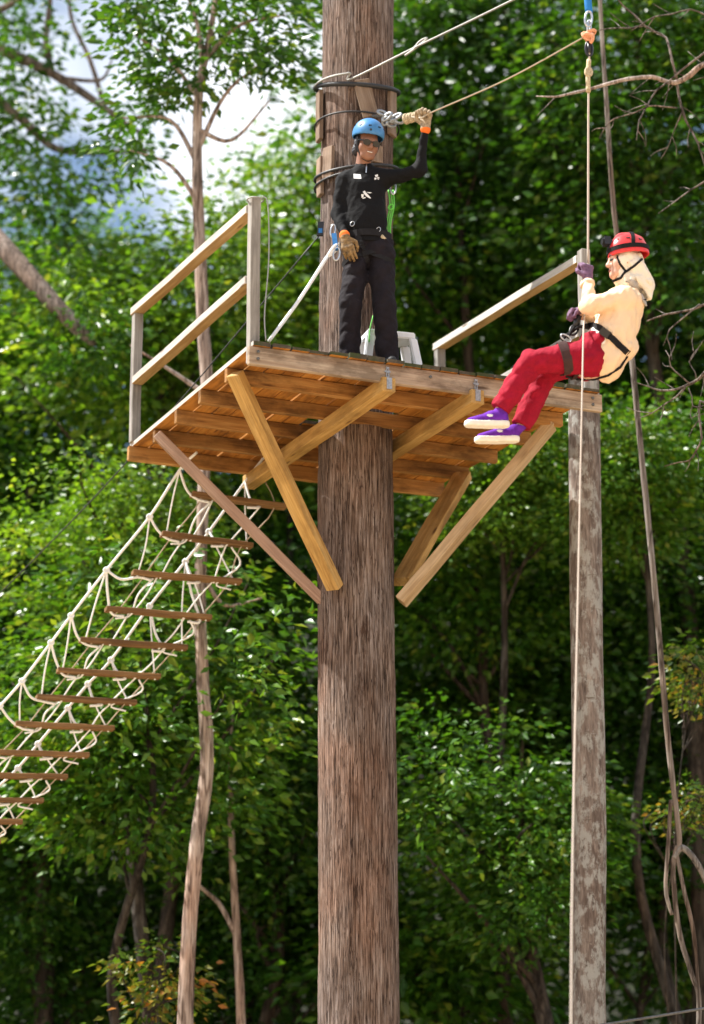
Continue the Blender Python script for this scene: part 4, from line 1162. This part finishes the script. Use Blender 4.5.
# things hanging from the man
hipP = am(336, 243, -.02)
ls = MB()
dk = at(269, 341, pw(.12, .14)[1]); 
A0 = am(340, 246, -.10); A1 = am(327, 257, -.16)
for q in range(3):
    ls.tube(catmull([A0 + [0, 0, .012 * q], (A0 + A1) / 2 + [0, -.01 * q, -.01 + .018 * q], A1], 4), .011, 7)
ls.tube(catmull([A1, (A1 + dk) / 2 + [0, 0, -.02], dk], 8), .013, 8)
tag(ls.build('lanyard', M['rope_white']), 'white rope lanyard running from the standing man\'s hip down to the deck corner', 'lanyard')
def carabiner(name, c, u, v_, a_, b_, mat, label, r=.0058):
    mb_ = MB(); mb_.tube(link_loop(c, u, v_, a_, b_, 22), r, 8, close=True)
    return tag(mb_.build(name, M[mat]), label, 'carabiner')
carabiner('carabiner', am(333, 231, -.08), [1, .2, .1], [.1, 0, 1], .018, .05, 'steel', 'silver carabiner above the blue strap at the standing man\'s hip')
carabiner('carabiner', am(336.5, 254, -.14), [1, .2, -.2], [.15, 0, 1], .024, .05, 'steel', 'silver carabiner holding the white lanyard beside the brown glove', .008)
mb = MB()
mb.strap([am(334, 234, -.10), am(335, 242, -.12), am(335.5, 250, -.14)], [[0, -1, 0]] * 3, .034, .011)
tag(mb.build('blue_strap', M['blue_anod'], smooth=False), 'short blue strap linking two carabiners at the man\'s hip', 'strap')
mb = MB(); c = am(320.5, 229, .15); mb.box(c, np.array([.022, .0, .0]), np.array([0, .017, 0]), np.array([.004, 0, .052])); mb.box(c + [.0, -.018, -.02], np.array([.014, 0, 0]), np.array([0, .003, 0]), np.array([0, 0, .018]), 1)
o = mb.build('ascender', [M['black_plastic'], M['blue_anod']], smooth=False); tag(o, 'small dark blue device clipped on the guy cable by the pole', 'rope device')
mb = MB()
for k, dx in enumerate((-2.5, 0, 2.2)):
    a_ = am(391 + dx, 190, .10)
    mb.tube(catmull([a_, am(392 + dx * .9, 206, .09), am(389 + dx * .8, 222, .08), am(388.5 + dx * .8, 237, .07)], 5), .006, 6)
mb.tube(link_loop(am(391, 207, .06), [1, 0, .3], [0, 0, 1], .02, .02, 12), .007, 6, close=True)
tag(mb.build('green_rope', M['rope_green']), 'bright green accessory cords hanging at the standing man\'s right side', 'rope')
carabiner('carabiner', am(393, 188, .09), [1, .2, 0], [0, 0, 1], .022, .05, 'steel', 'silver carabiner at the top of the green cords under the raised arm', .006)
mb = MB(); mb.tube(catmull([am(379, 232, -.02), am(383, 238, -.06), am(388, 242, -.02), am(390, 248, .0)], 5), .016, 8); mb.tube(catmull([am(389, 252, .03), am(391, 260, .03), am(392, 270, .04)], 5), [.012, .022, .008], 8)
tag(mb.build('tan_pouch', M['knot_tan']), 'tan leather loop and pale strap end hanging at the man\'s hip under the green cords', 'strap')
# hand line from his raised glove to the pulley
PU = at(589, 36, 15.55)
hb_ = wrR + np.array([.015, -.045, .085])
mb = MB(); mb.tube(catmull([at(412, 117, PC[1] - .45), hb_ - ropedir * .05, hb_ + ropedir * .05, (hb_ + PU) / 2 + [0, 0, -.025], PU + [-.02, 0, 0]], 8), .006, 7)
tag(mb.build('hand_line', M['rope_thin']), 'thin tan line running from the man\'s raised glove to the orange knot', 'rope')

# white plastic step stool behind him
stl = empty('step_stool', pw(1.27, .50, .036), (0, 0, YAW - .12))
tag(stl, 'white plastic step stool with open sides standing behind the man\'s legs', 'stool')
def stool_part(name, boxes):
    bm = bmesh.new()
    for (c, d_, tx, ty) in boxes:
        r0 = bmesh.ops.create_cube(bm, size=1)
        for v in r0['verts']:
            k = v.co.z
            v.co = Vector((v.co.x * d_[0] + c[0] + tx * k, v.co.y * d_[1] + c[1] + ty * k, k * d_[2] + c[2]))
    bmesh.ops.bevel(bm, geom=bm.edges[:], offset=.008, segments=2, affect='EDGES')
    me = bpy.data.meshes.new(name); bm.to_mesh(me); bm.free(); me.materials.append(M['plastic_white'])
    o = bpy.data.objects.new(name, me); COL.objects.link(o); o.parent = stl; return o
stool_part('top_step', [((0, .06, .372), (.36, .22, .05), 0, 0)])
for s in (-1, 1):
    stool_part('side_leg', [((s * .185, -.06, .185), (.06, .05, .33), -.05 * s, .05)])
    stool_part('side_leg', [((s * .185, .16, .185), (.065, .05, .33), -s * .05, -.03)])
    stool_part('foot_bar', [((s * .215, -.02, .028), (.075, .42, .05), 0, 0)])
mb = MB()
for dx in (0, .06):
    mb.tube(catmull([pw(1.06 + dx, .40, .30), pw(1.075 + dx, .42, .40), pw(1.11 + dx, .44, .52)], 4), .0055, 6)
tag(mb.build('green_rope', M['rope_green']), 'two short pale green cord ends standing above the white step stool', 'rope')
# wire loop on the near left railing post
mb = MB(); pt = pw(.04, .06, 1.10)
mb.tube(ring_on(lambda P: np.linalg.norm((P - pt)[:, :2], axis=1) - .055, pt, [0, 0, 1], 20, .003)[0], .006, 6, close=True)
mb.tube(catmull([pt + [.05, -.03, .02], pt + [.09, -.03, -.05], pt + [.10, -.03, -.45], pt + [.075, -.03, -.85], pt + [.085, -.02, -1.05]], 6), .005, 6)
tag(mb.build('wire_loop', M['cable_steel']), 'pale wire looped over the tall left railing post and hanging beside it', 'wire')

# ------------------------------------------------------------------ seated woman hanging on the rope
YW = 15.55
wom = empty('person', at(588, 384, YW))
tag(wom, 'woman in peach jacket, crimson trousers and red helmet sitting in a harness in mid air', 'person')
aw = lambda px, py, dy=0: at(px, py, YW + dy)
wf = frame([-.97, -.20, -.05], [-.10, 0, 1])
wh = aw(622.5, 263)
wneck = aw(630, 285); wch = aw(624, 306); wbe = aw(612, 338); wpe = aw(590, 361)
NS, FS = aw(627, 297, -.165), aw(627, 296, .165)         # near and far shoulder
NE, NW_ = aw(589.5, 306, -.17), aw(588, 281, -.07)
FE, FW_ = aw(600, 326, .15), aw(582, 311, .03)
NH, FH = aw(583, 357, -.085), aw(584, 359, .09)
NK, FK = aw(531, 362, -.10), aw(547, 372, .09)
NA, FA = aw(501, 408, -.09), aw(522, 424, .08)
tax = nrm(wch - wbe); sqd = ([0, 1, 0], .84)
H2 = head_sdf(wh, wf)
wbF = smin([smin([cap(wch, wbe, .13, .13), cap(wbe, wpe, .13, .13), cap(NS, FS, .05), cap(NS, NE, .042, .036), cap(NE, NW_, .036, .028), cap(FS, FE, .042, .036), cap(FE, FW_, .036, .028),
                  cap(NH, NK, .07, .055), cap(NK, NA, .052, .038), cap(FH, FK, .07, .055), cap(FK, FA, .052, .038), cap(wneck, loc(wh, wf, 0, -.02, -.06), .05, .048)], .04), H2], .02)
sdf_obj('body', wbF, [wh, NA, FA, NW_, wpe, wch], .18, .008, M['skin_woman'], wom)
# trousers
tw = smin([cap(wpe, aw(596, 346), .13, .135, sqd), cap(wpe + [.0, -.05, .01], wpe + [0, .05, .01], .135, .135), cap(NH, NK, .126, .086), cap(NK, NA, .088, .078), cap(FH, FK, .120, .086), cap(FK, FA, .088, .078)], .025)
twF0 = wrinkle(tw, .012, 27, 14)
lowN, lowF = plane(NA + nrm(NA - NK) * .015, NA - NK), plane(FA + nrm(FA - FK) * .015, FA - FK)
midp = (NA[0] + FA[0]) / 2
def twF(P):
    d = twF0(P)
    near = P[:, 1] < YW
    c = np.where(near, lowN(P), lowF(P))
    far_from = (P[:, 2] < min(NK[2], FK[2]) - .1)
    return np.where(far_from, np.maximum(d, c), d)
sdf_obj('trousers', twF, [wpe, NK, FK, NA, FA], .17, .0085, M['trouser_red'], wom)
# jacket
jk = smin([cap(wch, wbe, .150, .165, sqd), cap(wbe, aw(606, 362), .165, .135, sqd), cap(aw(622, 350), aw(606, 374), .10, .055, ([0, 1, 0], .55)), cap(NS + [0, .05, -.01], FS + [0, -.05, -.01], .085), cap(NS, NE, .082, .070), cap(NE, NW_ + nrm(NE - NW_) * .02, .070, .050), cap(FS, FE, .08, .068), cap(FE, FW_, .068, .046)], .028)
jkW = wrinkle(jk, .017, 24, 21)
hemp = plane(aw(597, 374), nrm(aw(588, 366) - aw(608, 326)))
def jkF(P):
    d = jkW(P)
    # open hem: cut the front of the jacket above the lap
    cut_ = np.maximum(plane(aw(588, 350), [-.72, 0, -.70])(P), -(P[:, 2] - aw(588, 322)[2]))
    lap = plane(aw(589, 350), [-.95, 0, -.30])(P)
    c = np.where(P[:, 2] < aw(588, 333)[2], lap, -1)
    return np.maximum(d, c)
sdf_obj('jacket', jkF, [wch, wpe, NE, NW_, FE, FW_, NS, FS], .19, .0085, M['jacket'], wom)
for (wr, e) in ((NW_, NE), (FW_, FE)):
    a_ = nrm(wr - e); mb = MB()
    P_, N_ = ring_on(jkF, wr - a_ * .025, a_, 22, .001, .1); mb.strap(P_, N_, .03, .004, close=True); mb.build('cuff', M['jacket'], wom)
teF = lambda P: np.maximum(np.maximum(cap(wbe + [.0, 0, .02], aw(593, 352), .140, .125, sqd)(P), plane(aw(584, 335), [-.9, 0, -.4])(P) - .03), -(P[:, 2] - aw(590, 352)[2]))
sdf_obj('undershirt', teF, [wbe, aw(590, 352)], .18, .01, M['tee_white'], wom)
# headscarf: over the head, round the neck, falling down the back
gw = lambda s, f, u: loc(wh, wf, s, f, u)
hj = smin([ell(gw(0, -.026, .012), (.106, .110, .114), wf), cap(gw(0, .015, -.075), gw(0, -.04, -.14), .072, .10, ([0, 1, 0], .9)), cap(gw(0, -.09, -.02), gw(0, -.155, -.16), .075, .06, ([0, 1, 0], .75)), cap(gw(0, -.155, -.16), gw(0, -.165, -.25), .055, .03, ([0, 1, 0], .6))], .04)
hjW = wrinkle(hj, .016, 40, 33, (.6, 0, -.2))
opening = ell(gw(0, .115, -.02), (.058, .085, .088), wf)
hjF = lambda P: np.maximum(hjW(P), -opening(P))
sdf_obj('headscarf', hjF, [wh, gw(0, -.17, -.25), gw(0, .05, -.1)], .15, .007, M['hijab'], wom)
mb = MB()
for s in (-1, 1):
    mb.tube(catmull([gw(s * .046, .078, .010), gw(s * .034, .092, .009), gw(s * .022, .092, .008)], 4), .0065, 7)
    mb.tube(catmull([gw(s * .050, .082, .034), gw(s * .034, .097, .040), gw(s * .016, .098, .036)], 4), .004, 6)
mb.build('eyes', M['hair'], wom)
mb = MB(); mb.tube(catmull([gw(-.018, .094, -.061), gw(0, .099, -.061), gw(.018, .094, -.061)], 4), .006, 7); mb.build('lips', M['lip'], wom)
# helmet
hwf = frame([-.97, -.20, -.02], [.02, 0, 1])
hq = loc(aw(628.5, 254), hwf, 0, 0, 0)
dome2 = ell(hq, (.120, .146, .150), hwf); cut2 = plane(loc(hq, hwf, 0, 0, -.022), -hwf[2] - hwf[1] * .10); in2 = ell(loc(hq, hwf, 0, 0, -.015), (.108, .134, .130), hwf)
ridge = cap(loc(hq, hwf, 0, .05, .112), loc(hq, hwf, 0, -.08, .100), .030)
heW = lambda P: np.maximum(np.maximum(smin([dome2, ridge], .03)(P), cut2(P)), -in2(P))
hel2 = sdf_obj('helmet', heW, [hq], .18, .006, M['helmet_red'], wom)
hsol = smin([dome2, ridge], .03)
mb = MB(); P_, N_ = ring_on(hsol, loc(hq, hwf, 0, 0, .022), hwf[2] + hwf[1] * .10, 40, .003, .3); mb.strap(P_, N_, .030, .004, close=True); mb.build('lamp_band', M['black_web'], hel2, False)
P_, N_ = ring_on(hsol, loc(hq, hwf, 0, .005, .02), hwf[1] + hwf[2] * .15, 40, .003, .3)
mb = MB(); k = [i for i in range(40) if (P_[i] - hq) @ hwf[2] > .015]
k = sorted(k, key=lambda i: math.atan2((P_[i] - hq) @ hwf[2], (P_[i] - hq) @ hwf[0])); mb.strap([P_[i] for i in k], [N_[i] for i in k], .026, .004); mb.build('top_band', M['black_web'], hel2, False)
mb = MB(); lc = loc(hq, hwf, 0, .155, .082)
mb.box(lc, hwf[0] * .034, hwf[1] * .022, hwf[2] * .028); mb.tube([lc + hwf[1] * .018, lc + hwf[1] * .034], [.024, .026], 14); mb.box(lc - hwf[1] * .022 - hwf[2] * .02, hwf[0] * .024, hwf[1] * .012, hwf[2] * .03)
mb.build('headlamp', M['black_plastic'], hel2, False)
for (a, u) in ((.6, .085), (1.3, .09), (2.1, .085), (-.6, .085), (-1.3, .09), (-2.1, .085)):
    dr = nrm(hwf[0] * math.sin(a) + hwf[1] * math.cos(a) * 1.15 + hwf[2] * u * 9)
    ts = np.arange(.05, .25, .001); s_ = hsol(hq + dr * ts[:, None]); p = hq + dr * ts[np.argmax(s_ > 0)]
    mb = MB(); sd_ = nrm(np.cross(dr, hwf[2])); mb.box(p, sd_ * .013, np.cross(dr, sd_) * .005, dr * .003); mb.build('vent', M['black_plastic'], hel2, False)
comb = lambda P: np.minimum(hjF(P), heW(P))
mb = MB()
for pix in ([(617, 256), (620, 264), (626, 272)], [(642, 259), (634, 266), (626, 272)], [(626, 271), (621, 278), (613, 281)]):
    P_, N_ = path_on(comb, pix, YW - .5, YW + .1, .004); mb.strap(P_, N_, .016, .003)
mb.build('chin_strap', M['black_web'], wom, False)
# grey collar tape at the jacket shoulder
mb = MB(); P_, N_ = path_on(lambda P: np.minimum(jkF(P), hjF(P)), [(629, 281), (637, 287), (643, 296), (646, 306)], YW - .5, YW + .1, .003); mb.strap(P_, N_, .055, .003); mb.build('jacket_patch', M['jacket_tape'], wom, True)
# gloves: near hand shut round the rope, far hand lower at the belay device
ng = hand_sdf(NW_ + [0, 0, .008], [-.05, .0, 1], [.35, -.93, .0], -1, 1.2, 1.12, thumb_curl=.8)
sdf_obj('glove', lambda P: np.minimum(ng(P), cap(NW_ - [0, 0, .01], NW_ + [0, 0, .02], .035, .034)(P)), [NW_, NW_ + [0, 0, .15]], .085, .005, M['glove_purple'], wom)
fd = nrm(aw(572, 312, .0) - FW_)
fg = hand_sdf(FW_, fd, [.1, .25, .95], -1, 1.1, 1.05)
sdf_obj('glove', fg, [FW_, FW_ + fd * .16], .08, .005, M['glove_purple'], wom)
# shoes
for (an, kn, tipx, tipy, hx, hy, dy) in ((NA, NK, 471, 424, 503, 424, -.09), (FA, FK, 481, 440, 513, 439, .08)):
    toe, heel = aw(tipx, tipy, dy - .03), aw(hx, hy, dy)
    ax_ = nrm(toe - heel); up_ = nrm(np.array([0, 0, 1]) - ax_ * ax_[2]); sd_ = np.cross(ax_, up_); ln = np.linalg.norm(toe - heel)
    sol = lambda P: np.maximum(np.maximum(smin([cap(heel, heel + ax_ * ln * .4, .041, .036), cap(heel + ax_ * ln * .4, toe, .037, .043)], .03)(P - 0 * up_), np.abs((P - heel) @ up_) - .016), -1)
    upper = smin([cap(heel + up_ * .030, heel + ax_ * ln * .35 + up_ * .045, .038, .042), cap(heel + ax_ * ln * .35 + up_ * .042, toe + up_ * .016, .042, .030), cap(heel + up_ * .03 + ax_ * .02, an + (kn - an) * .03, .042, .046)], .03)
    upF = lambda P: np.maximum(np.maximum(upper(P), plane(heel + up_ * .014, -up_)(P)), plane(heel + up_ * .098 + ax_ * .0, up_ + ax_ * -.25)(P))
    s = sdf_obj('shoe', upF, [heel, toe, an], .075, .006, M['shoe_purple'], wom)
    so2 = sdf_obj('sole', lambda P: np.maximum(smin([cap(heel, heel + ax_ * ln * .4, .047, .042), cap(heel + ax_ * ln * .4, toe, .042, .047)], .03)(P), np.abs((P - heel) @ up_ + .004 - .012 * np.clip(((P - heel) @ ax_ - ln * .6) / ln, 0, 1)) - .019), [heel, toe], .07, .005, M['sole_white'], s)
    mb = MB()
    for q in range(4):
        c = heel + ax_ * ln * (.42 + .11 * q) + up_ * (.083 - .011 * q)
        mb.tube(catmull([c + sd_ * .026 - up_ * .012, c + up_ * .004, c - sd_ * .026 - up_ * .012], 4), .004, 6)
    mb.build('laces', M['blue_anod'] if dy < 0 else M['shoe_purple'], s)
    c, g_ = hit(upF, (tipx + hx) / 2 + 3, (tipy + hy) / 2 - 8.5, YW - .4, YW + .3, .001)
    mb = MB(); mb.add([c + g_ * .003 + ax_ * x * .022 + up_ * z_ * .011 for x, z_ in ((-1, -.6), (.2, -1), (1, -.1), (.9, .7), (0, .9), (-.9, .5))], [(0, 1, 2, 3, 4, 5)]); mb.build('side_mark', M['white_print'], s)
    mb = MB(); mb.tube([an + (kn - an) * .0, an + (kn - an) * .12], .058, 14); mb.build('sock', M['black_web'], wom)
# harness
mb = MB(); P_, N_ = ring_on(twF0, NH + (NK - NH) * .36 + [0, 0, .0], nrm(NK - NH) + np.array([0, 0, -.12]), 36, .004, .2); mb.strap(P_, N_, .062, .004, close=True); mb.build('leg_loop', M['brown_web'], wom, False)
mb = MB(); P_, N_ = ring_on(twF0, FH + (FK - FH) * .36, nrm(FK - FH), 36, .004, .2); mb.strap(P_, N_, .062, .004, close=True); mb.build('leg_loop', M['brown_web'], wom, False)
allw = lambda P: np.minimum(jkF(P), twF0(P))
P1, N1 = path_on(allw, [(583, 327), (592, 325), (601, 328), (612, 338), (622, 348), (629, 354)], YW - .5, YW + .4, .006)
P2, N2 = path_on(allw, [(629, 354), (618, 346), (605, 333), (592, 327), (583, 327)], YW - .4, YW + .5, .006, back=True)
P_, N_ = P1 + P2, N1 + N2
for it in range(3): P_ = [(P_[i - 1] + 2 * P_[i] + P_[(i + 1) % len(P_)]) / 4 for i in range(len(P_))]
mb = MB(); mb.strap(P_, [nrm(n_) for n_ in N_], .042, .005, close=True); mb.build('waist_belt', M['black_web'], wom, False)
p, n_ = hit(allw, 606, 333, YW - .5, YW + .4)
mb = MB(); mb.box(p + n_ * .012, nrm([.75, 0, -.6]) * .035, nrm(np.cross(n_, [.75, 0, -.6])) * .026, n_ * .007); mb.build('belt_buckle', M['black_plastic'], wom, False)
P1, N1 = path_on(allw, [(627, 356), (620, 367), (608, 375), (594, 379), (578, 379), (566, 376)], YW - .5, YW + .4, .005)
mb = MB(); mb.strap(P1, N1, .018, .003); mb.build('riser_strap', M['black_web'], wom, False)
tie = aw(573, 331, -.03)
mb = MB()
for (a_, b_) in (((562, 340), (573, 331)), ((568, 338), (575, 326)), ((583, 326), (573, 331))):
    mb.tube(catmull([aw(*a_, -.06), aw((a_[0] + b_[0]) / 2, (a_[1] + b_[1]) / 2 - 1, -.05), aw(*b_, -.03)], 4), .010, 7)
mb.build('tie_loop', M['black_web'], wom)
mb = MB(); mb.tube(link_loop(aw(566, 338, -.14), [1, .2, -.5], [.3, 0, 1], .04, .02, 14), .006, 6, close=True); o = mb.build('carabiner', M['steel']); tag(o, 'small silver carabiner at the seated woman\'s lap on the harness', 'carabiner')
mb = MB(); c = aw(577, 322, -.02); mb.box(c, np.array([.022, 0, -.008]), np.array([0, .02, 0]), np.array([.01, 0, .045])); mb.tube(link_loop(aw(574, 330, -.03), [.4, .3, 1], [1, 0, -.3], .045, .026, 16), .008, 7, close=True)
tag(mb.build('belay_device', M['black_plastic']), 'black belay device between the seated woman\'s lap and her lower glove', 'rope device')
# climbing rope: from the pulley through her hand, and down to the ground
gripN = at(588, 263, NW_[1] + .045)
mb = MB()
mb.tube(catmull([PU + [0, 0, -.10], at(588.5, 100, 15.54), at(588.3, 180, 15.53), gripN], 8), .0078, 8)
mb.tube(catmull([gripN, aw(586.5, 292, .02), aw(584.5, 316, -.04), aw(583.5, 330, -.16), aw(583, 350, -.27), at(582, 400, 15.12), at(579.5, 520, 14.9), at(577, 640, 14.6), at(574, 780, 14.2), at(572, 900, 13.8), at(571, 1030, 13.4), at(569.5, 1150, 13.0)], 8), .0058, 8)
tag(mb.build('climbing_rope', M['rope_climb']), 'pale climbing rope running from the orange knot past the seated woman to the ground', 'rope')
pk = empty('rope_anchor', PU)
tag(pk, 'blue sling, steel links and orange knot holding the climbing rope at the top edge', 'rope anchor')
mb = MB(); mb.strap([at(587.5, -40, 15.55), at(587.5, -5, 15.55), at(588.5, 8, 15.55), at(589, 13, 15.55)], [[0, -1, .1]] * 4, .05, .012); mb.build('sling', M['sling_blue'], pk)
mb = MB(); mb.tube(link_loop(at(588.5, 19, 15.52), [1, .3, 0], [.1, 0, 1], .026, .060, 18), .009, 7, close=True); mb.build('link', M['steel'], pk)
mb = MB(); mb.tube(link_loop(at(589, 27, 15.54), [.6, 1, 0], [.1, 0, 1], .024, .05, 18), .009, 7, close=True); mb.build('link', M['steel'], pk)
mb = MB()
for q in range(6):
    a = q * 1.05; mb.tube(link_loop(PU + np.array([.012 * math.cos(a), .012 * math.sin(a), .022 - .009 * q]), [math.cos(a), math.sin(a), .4], [-.3, .2, 1] if q % 2 else [math.sin(a), -math.cos(a), .2], .034, .030, 14), .013, 8, close=True)
mb.build('knot', M['knot_orange'], pk)
mb = MB(); mb.tube(link_loop(at(589, 49, 15.55), [1, .3, 0], [0, 0, 1], .024, .055, 16), .011, 7, close=True); mb.box(at(589, 48, 15.55), np.array([.012, 0, 0]), np.array([0, .014, 0]), np.array([0, 0, .04])); mb.build('swivel', M['black_plastic'], pk)
mb = MB(); mb.tube(link_loop(at(588.6, 72, 15.53), [1, .3, .2], [0, .2, 1], .022, .035, 14), .012, 7, close=True); mb.tube(catmull([at(589, 60, 15.55), at(588, 75, 15.53), at(588.4, 92, 15.52)], 5), .017, 8); mb.build('rope_knot', M['knot_tan'], pk)
